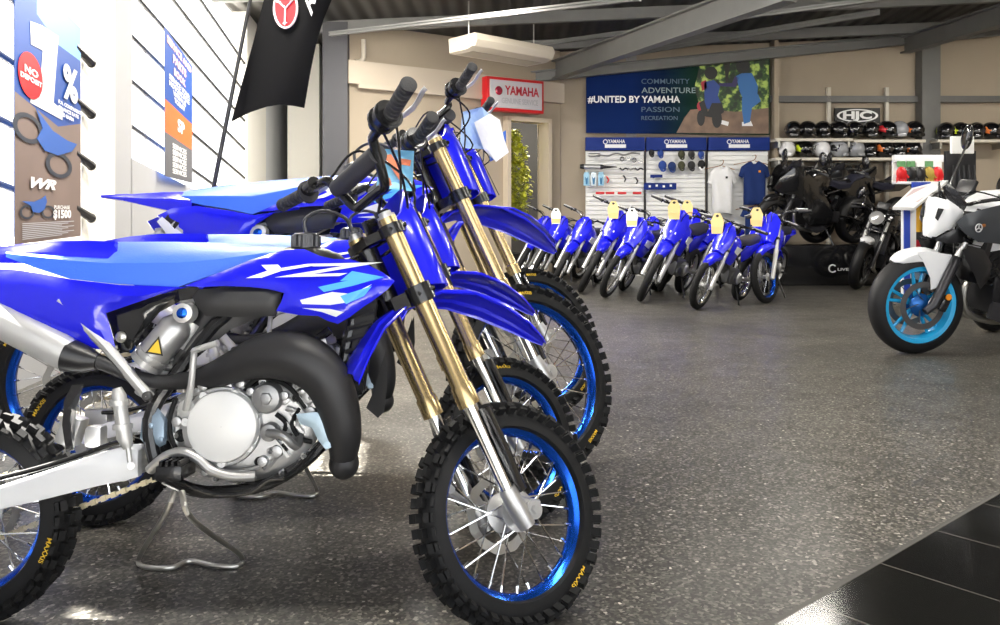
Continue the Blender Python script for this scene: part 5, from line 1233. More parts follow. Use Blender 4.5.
# caps in the middle bay
CAPC = [mat('black_cap_cloth', (.012, .012, .014), .8), mat('navy_cap_cloth', (.015, .04, .16), .8), mat('blue_cap_cloth', (.02, .06, .28), .8), mat('olive_cap_cloth', (.06, .06, .03), .8), mat('grey_cap_cloth', (.03, .03, .03), .8)]
for i, (px, py, r, c_, lb) in enumerate(((651.5, 153.5, .04, 0, 'small black cap'), (660.5, 154, .045, 2, 'blue cap at the top'), (662.5, 166, .058, 2, 'larger blue cap below the top one'), (672, 167, .058, 1, 'navy cap'), (681.5, 155, .050, 3, 'upper olive cap'), (681.5, 166, .052, 3, 'lower olive cap'), (691.5, 155, .048, 4, 'upper grey cap'), (691.5, 166, .054, 4, 'lower grey cap'), (701, 155, .045, 2, 'upper blue and white cap'), (701.5, 165, .054, 0, 'lower black and white cap'))):
    t = thing('cap', lb+' hung on the middle slat wall bay', 'cap', tuple(A(px, py)), (0, 0, 0), 'caps hung on the middle slat wall bay')
    obj('crown', MB().ell((0, 0, .01), (r*1.02, r*.75, r*1.15), 14, 10), CAPC[c_], t)
    m = MB(); rings = []
    for k in range(7):
        a = PI*k/6; rings.append([V((math.cos(a)*r*.8*s2, -.03-.03*math.sin(a), -r*.5-math.sin(a)*r*1.0*s2)) for s2 in (.55, 1)]+[V((math.cos(a)*r*.8*s2, -.022-.03*math.sin(a), -r*.5-math.sin(a)*r*1.0*s2)) for s2 in (1, .55)])
    m.loft(rings); obj('peak', m, CAPC[c_] if i != 9 else PRINTW, t)
    obj('hook', MB().cyl((0, 0, .03), (0, .13, .03), .006, 6), STEEL, t)
for i, (x0, y0, x1, y1) in enumerate(((651, 174.5, 663, 177.5), (644.5, 183, 677, 189.5))):
    a, b = A(x0, y0), A(x1, y1); m = MB().box(((a.x+b.x)/2, YH+.05, (a.z+b.z)/2), (b.x-a.x, .02, a.z-b.z)); m.cyl((a.x+.05, YH+.05, b.z), (a.x+.05, YH+.12, b.z), .006, 6)
    o = hang('small_sign', m, NAVY2, ('narrow blue shelf sign above the wide one' if i == 0 else 'wide blue sign with white specks')+' in the middle slat wall bay', 'sign', None, 0)
    if i:
        m = MB()
        for k in range(4): m.box((a.x+.08+k*(b.x-a.x-.16)/3, YH+.038, (a.z+b.z)/2+.01*(k % 2)), (.03, .004, .03))
        obj('white_speck', m, PRINTW, o, smooth=0)
# shirts
def shirt(cx, top, wpx, hpx, m_, lab):
    t = thing('t_shirt', lab, 't-shirt', tuple(A(cx, top)))
    s_ = YH/FOC; w_, h_ = wpx*s_/2, hpx*s_
    ol = [(-.28*w_, 0), (-.6*w_, -.03*h_-.01), (-1.0*w_, -.13*h_), (-1.18*w_, -.34*h_), (-.92*w_, -.38*h_), (-.82*w_, -.27*h_), (-.80*w_, -h_), (.80*w_, -h_), (.82*w_, -.27*h_), (.92*w_, -.38*h_), (1.18*w_, -.34*h_), (1.0*w_, -.13*h_), (.6*w_, -.03*h_-.01), (.28*w_, 0), (.12*w_, -.06*h_), (-.12*w_, -.06*h_)]
    f = lambda x, z, d: V((x, -d*1.0-.012*math.sin(x*28+z*6), z))
    obj('shirt_body', MB().panel(ol, f, .05, .05, .03, .06), m_, t, smooth=60)
    obj('hanger', MB().tube(catmull([(-.3, .0, -.05), (-.05, 0, .0), (0, 0, .03), (.015, .0, .07), (0, .0, .085)], 4), .006, 6).tube([(.0, 0, .0), (.3*w_/.3, 0, -.05)], .006, 6), mat('wooden_hanger', (.30, .14, .06), .5), t)
    obj('rail_hook', MB().cyl((0, 0, .08), (0, .13, .08), .006, 6), STEEL, t)
    obj('chest_mark', MB().box((.28*w_, -.045, -.24*h_), (.03, .006, .03)), PRINTK if m_ is not NAVYC else ORANGE, t)
    return t
NAVYC = mat('blue_shirt_cloth', (.006, .028, .15), .85, noise=.1); WHC = mat('white_shirt_cloth', (.88, .88, .88), .85, noise=.04)
shirt(722.5, 166, 24, 48, WHC, 'white t-shirt on a hanger in the right slat wall bay')
shirt(755, 161, 26, 44, NAVYC, 'dark blue t-shirt on a hanger beside the white one')
shirt(757, 206, 27, 30, NAVYC, 'second dark blue t-shirt hanging below the first blue one')
# helmets on shelves
SHELF = mat('cream_shelf', (.58, .54, .46), .5)
def shelf(x0, x1, py, Y, lab, depth=.34):
    a, b = at(x0, py, Y), at(x1, py, Y); t = thing('helmet_shelf', lab, 'shelf', ((a.x+b.x)/2, Y, a.z), (0, 0, 0), 'cream helmet shelves')
    L_ = b.x-a.x; obj('shelf_board', MB().box((0, depth/2, -.02), (L_, depth, .04), None, .004), SHELF, t)
    obj('shelf_bracket', MB().box((-L_/2+.05, depth/2, -.08), (.03, depth*.9, .09)), STEEL, t); obj('shelf_bracket', MB().box((L_/2-.05, depth/2, -.08), (.03, depth*.9, .09)), STEEL, t); return t
YS = 11.85
shelf(776, 853, 138.2, YS, 'upper helmet shelf left of the steel column'); shelf(854, 926, 139.6, YS, 'upper helmet shelf next to the steel column, right of the longer one')
shelf(776, 914, 157.5, YS, 'lower long helmet shelf under the black oval sign'); shelf(938, 1010, 139.5, YS, 'helmet shelf right of the steel column')
for i, px in enumerate((777, 829, 887)): struct('trim_%d' % (130+i), MB().box((at(px, 0, 12.2).x, 12.22, 1.5), (.05, .06, 2.4)), SHELF)
def helmet_meshes(shell, vis, acc):
    k = MB(); rings = []; N = 20
    for i in range(13):
        ph = PI*i/12*.86; rings.append([V((math.sin(ph)*math.cos(a)*.125, math.sin(ph)*math.sin(a)*(.155 if math.sin(a) < 0 else .145)-.01*(1-math.cos(ph)), math.cos(ph)*.13)) for a in [2*PI*j/N for j in range(N)]])
    k.loft(rings)
    v = MB(); rg = []
    for i in range(4):
        ph = 1.15+i*.24; rg.append([V((math.sin(ph)*math.cos(a)*.128, math.sin(ph)*math.sin(a)*.158, math.cos(ph)*.132)) for a in [-PI/2-1.1+j*.22 for j in range(11)]]+[V((math.sin(ph)*math.cos(a)*.124, math.sin(ph)*math.sin(a)*.152, math.cos(ph)*.13)) for a in [-PI/2+1.1-j*.22 for j in range(11)]])
    v.loft(rg)
    c = MB().box((0, -.125, -.085), (.12, .06, .05), None, .015)
    s2, s3 = MB(), MB()
    for sx in (1, -1): (s2 if sx == 1 else s3).panel([(-.08, .0), (.0, .06), (.07, .04), (.03, -.03), (-.05, -.05)], lambda x, z, d: V((sx*(math.sqrt(max(.0004, .0165-x*x*.7-z*z))+.002+d*.5), x, z)), .03, .003)
    return k.mesh('shell', shell, 60), v.mesh('visor', vis, 60), c.mesh('chin_bar', shell), s2.mesh('helmet_graphic', acc, 60), s3.mesh('helmet_graphic', acc, 60)
HB = mat('gloss_black_helmet', (.006, .006, .007), .08, coat=.8); HW = mat('white_helmet', (.75, .75, .76), .15, coat=.5); HR = mat('red_graphic', (.55, .02, .03), .2, coat=.5)
HG = mat('silver_grey_helmet', (.30, .31, .33), .2, coat=.5); HY = mat('fluoro_yellow_graphic', (.62, .75, .03), .3); HP = mat('pink_graphic', (.7, .06, .22), .3); HO = mat('orange_graphic', (.75, .18, .03), .3); VIS = mat('dark_visor', (.01, .01, .012), .05, coat=1)
HT = {'b': (HB, HB, 'plain gloss black'), 'r': (HB, HR, 'black and red patterned'), 'w': (HW, PRINTK, 'white and black'), 'g': (HG, HB, 'silver grey'), 'y': (HB, HY, 'black and fluoro yellow'), 'p': (HG, HP, 'grey and pink patterned'), 'o': (HB, HO, 'black and orange')}
HM = {k: helmet_meshes(v[0], VIS, v[1]) for k, v in HT.items()}
ordn = ['first', 'second', 'third', 'fourth', 'fifth', 'sixth', 'seventh', 'eighth', 'ninth']
def helmet(kd, px, pyb, ry, lab, sc=1.0):
    p = at(px, pyb, YS+.14); t = thing('motorcycle_helmet', lab, 'helmet', (p.x, p.y, p.z+.124*sc), (0, 0, ry), 'motorcycle helmets on the shelves'); t.scale = (sc, sc, sc)
    for me in HM[kd]: obj(me.name.split('.')[0], me, None, t)
for row, (pyb, lst) in enumerate(((138.2, [(793.5, 'b'), (807, 'b'), (822.5, 'b'), (837.5, 'b'), (853, 'b'), (870.5, 'r'), (886, 'r'), (899, 'p'), (913.5, 'o')]), (157.5, [(787, 'w'), (803.5, 'y'), (821, 'w'), (837, 'g'), (854.5, 'g'), (869, 'r'), (883, 'o'), (898, 'y'), (911, 'o')]))):
    for i, (px, kd) in enumerate(lst):
        helmet(kd, px, pyb, (-.5, .3, -.2, .6, .1, -.4, .5, -.3, .2)[i]+.2, '%s helmet, %s from the left on the %s shelf' % (HT[kd][2], ordn[i], ('upper', 'lower')[row]), .97)
for i, (px, kd) in enumerate(((946, 'y'), (960, 'y'), (976, 'b'), (990, 'o'), (1004, 'b'))):
    helmet(kd, px, 139.5, (-.5, .3, -.2, .6, .1)[i], '%s helmet, %s right of the steel column' % (HT[kd][2], ordn[i]), .97)
# oval-logo sign
a, b = at(835, 108, 12.15), at(880, 123, 12.15)
o = obj('shop_sign', MB().box(((a.x+b.x)/2, 12.17, (a.z+b.z)/2), (b.x-a.x, .05, a.z-b.z)), PRINTK, smooth=0); tag(o, 'black sign with white oval lettering above the helmet shelves', 'sign')
m = MB(); c = at(857.5, 115.5, 12.14); vs = []
for k in range(40):
    a_ = 2*PI*k/40
    for r_ in (1, .88): vs.append((c.x+math.cos(a_)*.295*r_, 12.14, c.z+math.sin(a_)*.092*(r_ if r_ == 1 else .82)))
m.add(vs, [(2*k, 2*k+1, (2*k+3) % 80, (2*k+2) % 80) for k in range(40)]); lett(m, 'HJC', 857.5, 115.5, 7, 12.14, .0, .012, wpx=29); obj('sign_lettering', m, PRINTW, o, smooth=0)
# jackets and bags below the shelves
JK = mat('black_jacket_cloth', (.010, .010, .011), .75, bump=.4, nscale=30)
def jacket(px, py, w_, h_, lab, Y=11.9):
    c = at(px, py, Y); rings = []
    for z, ww, dd in ((0, .25, .05), (-.04, .7, .09), (-.12, 1, .11), (-.35*h_/.5, .95, .10), (-h_*.8, .98, .11), (-h_, 1.02, .12)):
        rings.append([V((math.cos(a)*w_/2*ww, math.sin(a)*dd, z+.01*math.sin(a*3))) for a in [2*PI*i/14 for i in range(14)]])
    t = thing('jacket', lab, 'jacket', tuple(c), (0, 0, 0), 'black riding gear hung under the helmet shelves'); obj('jacket_body', MB().loft(rings), JK, t, smooth=60)
    for s_ in (1, -1): obj('sleeve', MB().tube(catmull([(s_*w_*.36, 0, -.05), (s_*w_*.52, -.03, -.22), (s_*w_*.50, -.05, -h_*.85)], 4), [.05]*5+[.04]*4, 10), JK, t)
    obj('hanger_hook', MB().tube([(0, 0, -.01), (0, 0, .05), (0, .06, .09)], .006, 6), STEEL, t)
for i, px in enumerate((832, 840.5, 849, 857.5, 866)): jacket(px, 166, .13, .62, ordn[i].capitalize().lower()+' black jacket from the left on the rail under the shelves', 11.98)
a, b = at(828, 164, 11.98), at(870, 164, 11.98); m = MB().cyl(a, b, .014, 10)
for p in (a, b): m.cyl(p, (p.x, p.y+.18, p.z), .012, 8)
tag(obj('garment_rail', m, STEEL), 'steel garment rail carrying the black jackets', 'clothes rail')
for i, (px, py, w_) in enumerate(((786, 165, .26), (803, 166, .22), (817, 168, .2))):
    jacket(px, py, w_, .55, ['black rucksack-like jacket at the left end under the shelves', 'black jacket beside the leftmost one under the shelves', 'black jacket with pale trim left of the garment rail'][i], 11.95)
# glove rack
YG = 9.6
t = thing('glove_rack', 'white rack of packed gloves with red ones at its ends', 'rack', tuple(at(918, 185, YG)))
o3 = t.location.copy(); a, b = at(894, 155, YG)-o3, at(943, 162, YG)-o3
obj('rack_header', MB().box(((a.x+b.x)/2, 0, (a.z+b.z)/2), (b.x-a.x, .04, a.z-b.z), None, .005), WHITE, t)
zt_ = at(0, 183, YG).z-o3.z; m = MB(); m.box(((a.x+b.x)/2, .04, (a.z+zt_)/2), (b.x-a.x, .03, a.z-zt_)); obj('rack_back', m, SLATW, t, smooth=0)
m = MB(); m.box(((a.x+b.x)/2, -.02, at(0, 183, YG).z-o3.z), (b.x-a.x, .14, .03), None, .004); obj('rack_tray', m, WHITE, t)
obj('rack_post', MB().box(((a.x+b.x)/2, .08, -o3.z/2-.05), (.12, .04, o3.z-.12)).box(((a.x+b.x)/2, .08, -o3.z+.02), (.6, .4, .04)), BLACKP, t)
GC = [RED, BLACKP, BLACKP, mat('olive_yellow_glove', (.40, .28, .04), .6), RED]
for i, px in enumerate((899, 908.5, 918, 926.5, 935)):
    c = at(px, 174, YG)+V((0, -.06, 0)); g = thing('glove_pair', '%s glove pair, %s from the left on the white rack' % (['red', 'black', 'black', 'olive yellow', 'red'][i], ordn[i]), 'gloves', tuple(c), (0, 0, 0), 'glove pairs on the white rack'); g.scale = (1.35, 1.2, 1.3)
    m = MB().ell((0, 0, 0), (.045, .025, .062), 12, 8)
    for k in range(4): m.tube([(-.033+k*.022, 0, -.03), (-.036+k*.024, -.005, -.085+.006*abs(k-1.5))], [.012, .010], 8)
    m.tube([(.03, 0, .0), (.056, -.01, -.035)], [.014, .011], 8); obj('glove', m, GC[i], g)
    obj('cardboard_hanger', MB().box((0, .005, .085), (.07, .004, .05)).cyl((0, .0, .10), (0, .09, .10), .005, 6), mat('green_card', (.12, .30, .12), .6) if i in (0, 1, 3) else CARDW, g)
# information stand
YI = 7.6
IW = mat('stand_white', (.78, .78, .78), .4)
t = thing('information_stand', 'white and blue information stand with sloping top behind the white motorcycle', 'stand', (at(913, 0, YI).x, YI, 0)); o3 = t.location.copy()
U = lambda px, py, dy=0: at(px, py, YI+dy)-V((o3.x, o3.y, 0))
def ib(nm, px0, px1, py0, dy, th, m_, zb=.01, par=None):
    p_, q_ = U(px0, py0, dy), U(px1, py0, dy); return obj(nm, MB().box(((p_.x+q_.x)/2, dy, (p_.z+zb)/2), (q_.x-p_.x, th, p_.z-zb)), m_, par or t, smooth=0)
ib('front_panel', 902, 915, 208, 0, .04, IW); ib('blue_stripe', 904, 910, 209, -.024, .008, mat('stand_blue', (.02, .06, .45), .4), .08)
q = [U(892.5, 207, -.1), U(914, 207.5, -.1), U(951, 178, .9), U(912, 188, .9)]
m = MB(); m.add(q+[p-V((0, 0, .025)) for p in q], [(0, 1, 2, 3), (7, 6, 5, 4), (0, 4, 5, 1), (1, 5, 6, 2), (2, 6, 7, 3), (3, 7, 4, 0)]); top = obj('sloping_top', m, IW, t, smooth=0)
m = MB(); L2 = lambda u, v: q[0].lerp(q[3], v).lerp(q[1].lerp(q[2], v), u)+V((0, 0, .004))
m.add([L2(.12, .16), L2(.9, .16), L2(.9, .85), L2(.12, .85)], [(0, 1, 2, 3)]); obj('printed_sheet', m, mat('pink_grey_print', (.50, .38, .40), .5), top, smooth=0)
p_, q_ = U(922, 200, .25), U(940, 190, .85); obj('side_board', MB().add([(p_.x, .25, .01), (q_.x, .85, .01), (q_.x, .85, q_.z), (p_.x, .25, p_.z), (p_.x+.03, .25, .01), (q_.x+.03, .85, .01), (q_.x+.03, .85, q_.z), (p_.x+.03, .25, p_.z)], [(0, 1, 2, 3), (7, 6, 5, 4), (0, 4, 5, 1), (1, 5, 6, 2), (2, 6, 7, 3), (3, 7, 4, 0)]), mat('stand_dark_side', (.04, .04, .045), .5), t, smooth=0)
ib('poster_panel', 915, 925, 197, .30, .03, mat('yellow_poster', (.80, .42, .03), .5), U(0, 232, .3).z)
ib('red_panel', 913, 926, 240, .34, .03, mat('red_poster', (.55, .01, .03), .5), U(0, 262, .34).z)
ib('blue_brochure_board', 912, 930, 182, .95, .03, mat('stand_blue', (.02, .06, .45), .4), U(0, 190, .95).z)
# second rack of gear behind the white motorcycle
t = thing('accessory_rack', 'dark accessory rack with white header behind the white motorcycle handlebar', 'rack', (at(962, 0, 8.4).x, 8.4, 0))
c0 = t.location.copy(); 
obj('rack_header', MB().box((0, 0, at(0, 145, 8.4).z), (.22, .04, .17), None, .005), SLATW, t); obj('rack_back', MB().box((0, .04, .8), (.30, .04, 1.45)), BLACKP, t); obj('rack_foot', MB().box((0, .04, .02), (.5, .4, .04)), BLACKP, t)
for k in range(5): obj('hanging_strap', MB().tube([(-.1+.05*k, -.03, 1.38), (-.1+.05*k, -.05, 1.25), (-.1+.05*k, -.03, 1.02)], [.008, .014, .012], 6), BLACKP, t)
# black display plinth with lettering
YP = 10.55
a, b = at(772, 236, YP), at(884, 280, YP)
o = obj('display_plinth', MB().box(((a.x+b.x)/2, YP+.65, .25), (b.x-a.x, 1.3, .498), None, .01), BLKB); tag(o, 'gloss black display plinth with small white lettering under the black sport motorcycles', 'plinth')
m = MB(); c = at(832.5, 268.5, YP); f = lambda a_: V((c.x+math.cos(a_)*.045, YP-.004, c.z+math.sin(a_)*.045))
m.tube([f(.7+k*.26) for k in range(20)], .009, 6); lett(m, 'LIVE', 843, 269.5, 2.6, YP, .004, .004, wpx=11); obj('plinth_lettering', m, PRINTW, o)
# light-box sign on the office
def ofront(px, py, d):                          # point on the office front, d metres out of it
    s_ = opx(px); p = OA+od*s_-on*d; return V((p.x, p.y, EYE-(py-HZ)*(OA.y+s_*od.y)/FOC))
s0, s1 = opx(479), opx(530); zt, zb = hz_(484, 80.5), hz_(484, 110)
SM = Matrix.Translation(OA+od*s0-on*.22) @ Matrix.Rotation(math.atan2(od.y, od.x)-.06, 4, 'Z')
t = thing('sign_box', 'red-edged light box sign reading YAMAHA on the office front', 'sign'); t.matrix_world = SM
Ls = s1-s0; H_ = zt-zb
obj('sign_casing', MB().box((Ls/2, .07, (zt+zb)/2), (Ls+.05, .16, H_+.05), None, .008), RED, t)
fc = obj('sign_face', MB().box((Ls/2, -.018, (zt+zb)/2), (Ls-.03, .02, H_-.03), None, .004), mat('sign_face_white', (.62, .60, .62), .5), t)
m = MB(); H2 = H_*.23; m.text('YAMAHA', lambda x, y: V((Ls*.60+x*1.0, -.031, (zt+zb)/2+H_*.12+y*1.25)), size=H_*.33, bold=.004); obj('sign_lettering', m, mat('deep_red_lettering', (.50, .01, .03), .5), fc, smooth=0)
m = MB(); m.text('GENUINE SERVICE', lambda x, y: V((Ls*.56+x*.70, -.031, (zt+zb)/2-H_*.23+y)), size=H_*.26, bold=.002); obj('small_lettering', m, mat('pale_grey_print', (.45, .45, .47), .5), fc, smooth=0)
m = MB().lathe([(.001, .03), (.04, .026), (H_*.15, .002), (H_*.15, 0)], (Ls*.17, -.029, (zt+zb)/2+H_*.10), (0, -1, 0), 24); obj('round_emblem', m, mat('dark_red_emblem', (.35, .01, .04), .2, coat=.5), fc)
# air conditioner hung from the roof
M_ = Matrix.Translation(at(462, 44, 9.6)) @ Matrix.Rotation(.75, 4, 'Z')
t = thing('air_conditioner', 'beige ceiling-hung air conditioner above the office', 'air conditioner'); t.matrix_world = M_
AC = mat('aged_beige_plastic', (.50, .45, .37), .5)
rings = []
Lc = 1.25
for x in (-.02, 0, Lc, Lc+.02):
    k_ = .9 if x in (-.02, Lc+.02) else 1
    rings.append([V((x, y*k_, z*k_)) for y, z in ((-.25, .06), (-.26, .02), (-.22, -.05), (-.12, -.08), (.22, -.085), (.24, .09), (-.22, .10))])
obj('casing', MB().loft(rings), AC, t)
m = MB()
for k in range(3): m.box((Lc/2, -.245+.008*k, .045-.03*k), (Lc*.86, .012, .012), Matrix.Rotation(-.3, 3, 'X'))
obj('outlet_louvre', m, mat('dark_slot', (.03, .03, .03), .6), t)
m = MB(); m.panel([(.06, -.10), (Lc-.06, -.10), (Lc-.06, .2), (.06, .2)], lambda x, y, d: V((x, y*.9, -.088-d)), .3, .006); obj('base_grille', m, mat('beige_grille', (.36, .32, .26), .6), t, smooth=0)
for x in (.1, Lc-.1): obj('hanging_rod', MB().cyl((x, 0, .1), (x, 0, .75), .008, 6), STEEL, t)
# cream pipe and small box on the office wall
m = MB().tube(catmull([ofront(362, 40, .04), ofront(362, 57, .04), ofront(359, 62, .04), ofront(354, 62, .04)], 4), .03, 10); tag(obj('bent_pipe', m, AC), 'short bent beige pipe high on the office wall', 'pipe')
# plant in the doorway
t = thing('potted_plant', 'yellow-green bushy plant standing inside the office doorway', 'plant', (.10, 12.25, 0))
obj('pot', MB().lathe([(.001, 0), (.16, 0), (.20, .30), (.22, .32), (.20, .32), (.18, .28), (.001, .28)], n=24, axis=(0, 0, 1)), mat('dark_pot', (.03, .03, .03), .5), t)
obj('stem', MB().tube([(0, 0, .28), (.02, 0, .8), (-.02, 0, 1.5)], [.03, .025, .015], 8), mat('bark', (.12, .08, .05), .8), t)
LG = mat('yellow_green_leaf', (.52, .54, .04), .5, noise=.5, nscale=5); m = MB()
for i in range(2400):
    z = rng.uniform(.55, 2.1); rr = .30*math.sin(PI*min(1, max(.12, (z-.4)/1.85)))**.6+.04; a = rng.uniform(0, 2*PI); r_ = rr*math.sqrt(rng.random())
    p = V((math.cos(a)*r_, math.sin(a)*r_, z)); d = V((rng.uniform(-1, 1), rng.uniform(-1, 1), rng.uniform(-.9, .3))).normalized()*.085; s_ = d.cross(V((0, 0, 1))).normalized()*.032; up = V((0, 0, .008))
    m.add([p, p+d*.5+s_+up, p+d, p+d*.5-s_+up], [(0, 1, 2), (0, 2, 3)])
obj('foliage', m, LG, t, smooth=0)
# leaning flag on its pole
t = thing('promotional_flag', 'black promotional flag with red round emblem hanging by the window', 'flag')
PY = 4.6
p0, p1 = at(217, 170, PY), at(262, -60, PY)
pw = p0+(p0-p1).normalized()*(.94-.0 if False else 0)
base = V((p0.x-.16*(p0.z)/1.4, PY, 0.0)); kf = (p0.z)/(p1.z-p0.z)
obj('pole', MB().tube([V((p0.x-(p1.x-p0.x)*p0.z/(p1.z-p0.z), PY, 0.02)), p0, p1], [.012, .012, .009], 10), BLACKP, t)
b_ = V((p0.x-(p1.x-p0.x)*p0.z/(p1.z-p0.z), PY, 0))
obj('base_foot', MB().cyl(b_, b_+V((0, 0, .03)), .16, 24).cyl(b_+V((0, 0, .03)), b_+V((0, 0, .12)), .022, 12), BLACKP, t)
fl = [(228, 121), (238, 88), (252, 42), (266, -10), (276, -60), (352, -60), (345, -10), (330, 25), (322, 50), (316, 78), (310, 111), (300, 109), (285, 107), (270, 108), (250, 112)]
def fpt(x, y, d): p = at(x, y, PY); return p+V((0, -d*.01+.05*math.sin((x-228)*.05+y*.012)-.0012*(x-228), 0))
flag = obj('flag_cloth', MB().panel(fl, lambda x, y, d: fpt(x, y, d), 9, .4), mat('black_flag_cloth', (.0035, .0035, .004), .9, spec=.12), t, smooth=70)
off_ = lambda x, y, e=0: fpt(x, y, 0)+V((0, -.006-e, 0))
m = MB(); N = 32; cx_, cy_, rx_, ry_ = 289.5, 12, 13.5, 20
m.add([off_(cx_, cy_)]+[off_(cx_+math.cos(2*PI*k/N)*rx_+math.sin(2*PI*k/N)*2, cy_+math.sin(2*PI*k/N)*ry_) for k in range(N)], [(0, k+1, (k+1) % N+1) for k in range(N)]); obj('round_emblem', m, RED, flag)
m = MB()
for k in range(N):
    pass
m.tube([off_(cx_+math.cos(2*PI*k/N)*rx_+math.sin(2*PI*k/N)*2, cy_+math.sin(2*PI*k/N)*ry_, .003) for k in range(N+1)], .006, 5)
for k in range(3):
    a_ = 2*PI*k/3-.5; m.tube([off_(cx_, cy_, .004), off_(cx_+math.cos(a_)*rx_*.85, cy_+math.sin(a_)*ry_*.85, .004)], .005, 5)
    m.tube([off_(cx_+math.cos(a_)*rx_*.75-2, cy_+math.sin(a_)*ry_*.75, .004), off_(cx_+math.cos(a_)*rx_*.75+2.5, cy_+math.sin(a_)*ry_*.75, .004)], .004, 5)
obj('emblem_lines', m, mat('pale_pink_print', (.8, .62, .66), .5), flag)
m = MB(); m.text('Rev', lambda x, y: off_(312+(x*math.cos(-1.25)-y*math.sin(-1.25))*0+y*-.35+x*.32+3, 18-y*.85-x*1.1, .004), size=26, bold=.6, align='LEFT'); obj('flag_lettering', m, PRINTW, flag, smooth=0)
# window banners: built in wall coordinates, hung on the rails
def wbanner(nm, x0, x1, ytl, ytr, ybl, ybr, lab, cols, off=.06):
    """corner rows for its left and right pixel columns; returns thing and a function (s, t) -> 3-D"""
    Ya, Yb = lw(x0), lw(x1)
    def f(s, t_, d=0):
        Y = Ya+(Yb-Ya)*s; zt = (EYE-(ytl-HZ)*Ya/FOC)*(1-s)+(EYE-(ytr-HZ)*Yb/FOC)*s; zb = (EYE-(ybl-HZ)*Ya/FOC)*(1-s)+(EYE-(ybr-HZ)*Yb/FOC)*s
        return V((WX(Y)+off+d, Y, zt+(zb-zt)*t_))
    o = obj(nm, MB().panel([(0, 0), (1, 0), (1, 1), (0, 1)], lambda x, y, d: f(x, y, .004 if d >= 0 else 0), .12, .004, 0, 1, [(p, k) for p, k in cols[1]]), cols[0], smooth=0)
    tag(o, lab, 'banner'); return o, f
WBLUE = mat('banner_blue', (.015, .06, .26), .5); WBROWN = mat('banner_brown', (.18, .13, .11), .6, noise=.3, nscale=2); WGREY = mat('banner_grey', (.10, .10, .11), .6); WLB = mat('banner_light_blue', (.16, .36, .80), .5); WOR = mat('banner_orange', (.75, .12, .03), .5); WSKY = mat('banner_pale', (.60, .60, .60), .5)
b1, f1 = wbanner('finance_banner', 2, 70, -40, 28, 245, 236, 'tall finance banner with a large number one hung at the left window', ([WBLUE, WBROWN, WLB, WSKY], [([(0, .46), (.62, .52), (1, .46), (1, 1), (0, 1)], 1), ([(.3, 0), (1, 0), (1, .16), (.62, .17), (.30, .12)], 2), ([(.05, .56), (.5, .60), (.55, .75), (.05, .80)], 1)]))
def onb(f, pts, d=.006): return [f(x, y, d) for x, y in pts]
def patch(nm, f, pts, m_, par, d=.007):
    m = MB().panel(pts, lambda x, y, dd: f(x, y, d if dd >= 0 else d-.002), .1, .002); return obj(nm, m, m_, par, smooth=0)
patch('large_numeral', f1, [(.20, .17), (.36, .15), (.62, .135), (.60, .20), (.54, .43), (.70, .44), (.68, .485), (.20, .475), (.22, .435), (.33, .44), (.38, .245), (.21, .255)], WSKY, b1)
N = 24; patch('round_badge', f1, [(.20+.17*math.cos(2*PI*k/N), .375+.085*math.sin(2*PI*k/N)) for k in range(N)], RED, b1, .010)
m = MB(); m.text('NO', lambda x, y: f1(.20+x, .36-y*.30, .013), size=.12, bold=.004); m.text('DEPOSIT', lambda x, y: f1(.20+x*.9, .39-y*.30, .013), size=.085, bold=.003); obj('badge_lettering', m, PRINTW, b1, smooth=0)
m = MB(); m.text('%', lambda x, y: f1(.80+x*.46, .315-y*.27, .013), size=.75, bold=.03); obj('percent_sign', m, WSKY, b1, smooth=0)
m = MB()
for i, tx in enumerate(('P.A. COMPARISON', 'FINANCE RATE', 'AND EARN')): m.text(tx, lambda x, y: f1(.60+x*.58, .415+i*.024-y*.26, .013), size=.085, bold=.003, align='LEFT')
obj('finance_lettering', m, PRINTW, b1, smooth=0)
m = MB(); m.text('WR', lambda x, y: f1(.14+x*1.0, .775-y*.22, .013), size=.24, bold=.012, align='LEFT', font_shear=.4); obj('model_lettering', m, PRINTW, b1, smooth=0)
m = MB(); m.text('$1500', lambda x, y: f1(.52+x*.8, .895-y*.34, .013), size=.14, bold=.006, align='LEFT'); m.text('PURCHASE', lambda x, y: f1(.53+x*.8, .865-y*.34, .013), size=.065, bold=.001, align='LEFT'); obj('price_lettering', m, PRINTW, b1, smooth=0)
def pbike(f, cx, cy, s_, par, rot=0):
    PB = mat('printed_blue_bike', (.03, .10, .36), .5); PD = mat('printed_dark', (.03, .035, .05), .5)
    R2 = lambda x, y: (cx+(x*math.cos(rot)-y*math.sin(rot))*s_, cy+(x*math.sin(rot)+y*math.cos(rot))*s_*.26)
    for wx in (-.5, .5):
        m = MB(); n = 24; vs = []
        for k in range(n):
            a_ = 2*PI*k/n
            for r_ in (.34, .24): x, y = R2(wx+math.cos(a_)*r_, .25+math.sin(a_)*r_); vs.append(f(x, y, .010))
        m.add(vs, [(2*k, 2*k+1, (2*k+3) % (2*n), (2*k+2) % (2*n)) for k in range(n)]); obj('printed_wheel', m, PD, par, smooth=0)
    patch('printed_bike_body', f, [R2(x, y) for x, y in ((-.75, -.25), (-.2, -.25), (.15, -.42), (.35, -.6), (.42, -.3), (.3, .1), (.05, .3), (-.25, .25), (-.35, -.05))], PB, par, .012)
pbike(f1, .50, .60, .62, b1, .75)
pbike(f1, .30, .865, .30, b1)
m = MB()
for i in range(9): m.add([f1(.08, .925+i*.007, .012), f1(.86-.1*(i % 3), .925+i*.007, .012), f1(.86-.1*(i % 3), .928+i*.007, .012), f1(.08, .928+i*.007, .012)], [(0, 1, 2, 3)])
obj('fine_print', m, mat('pale_grey_print', (.45, .45, .47), .5), b1, smooth=0)
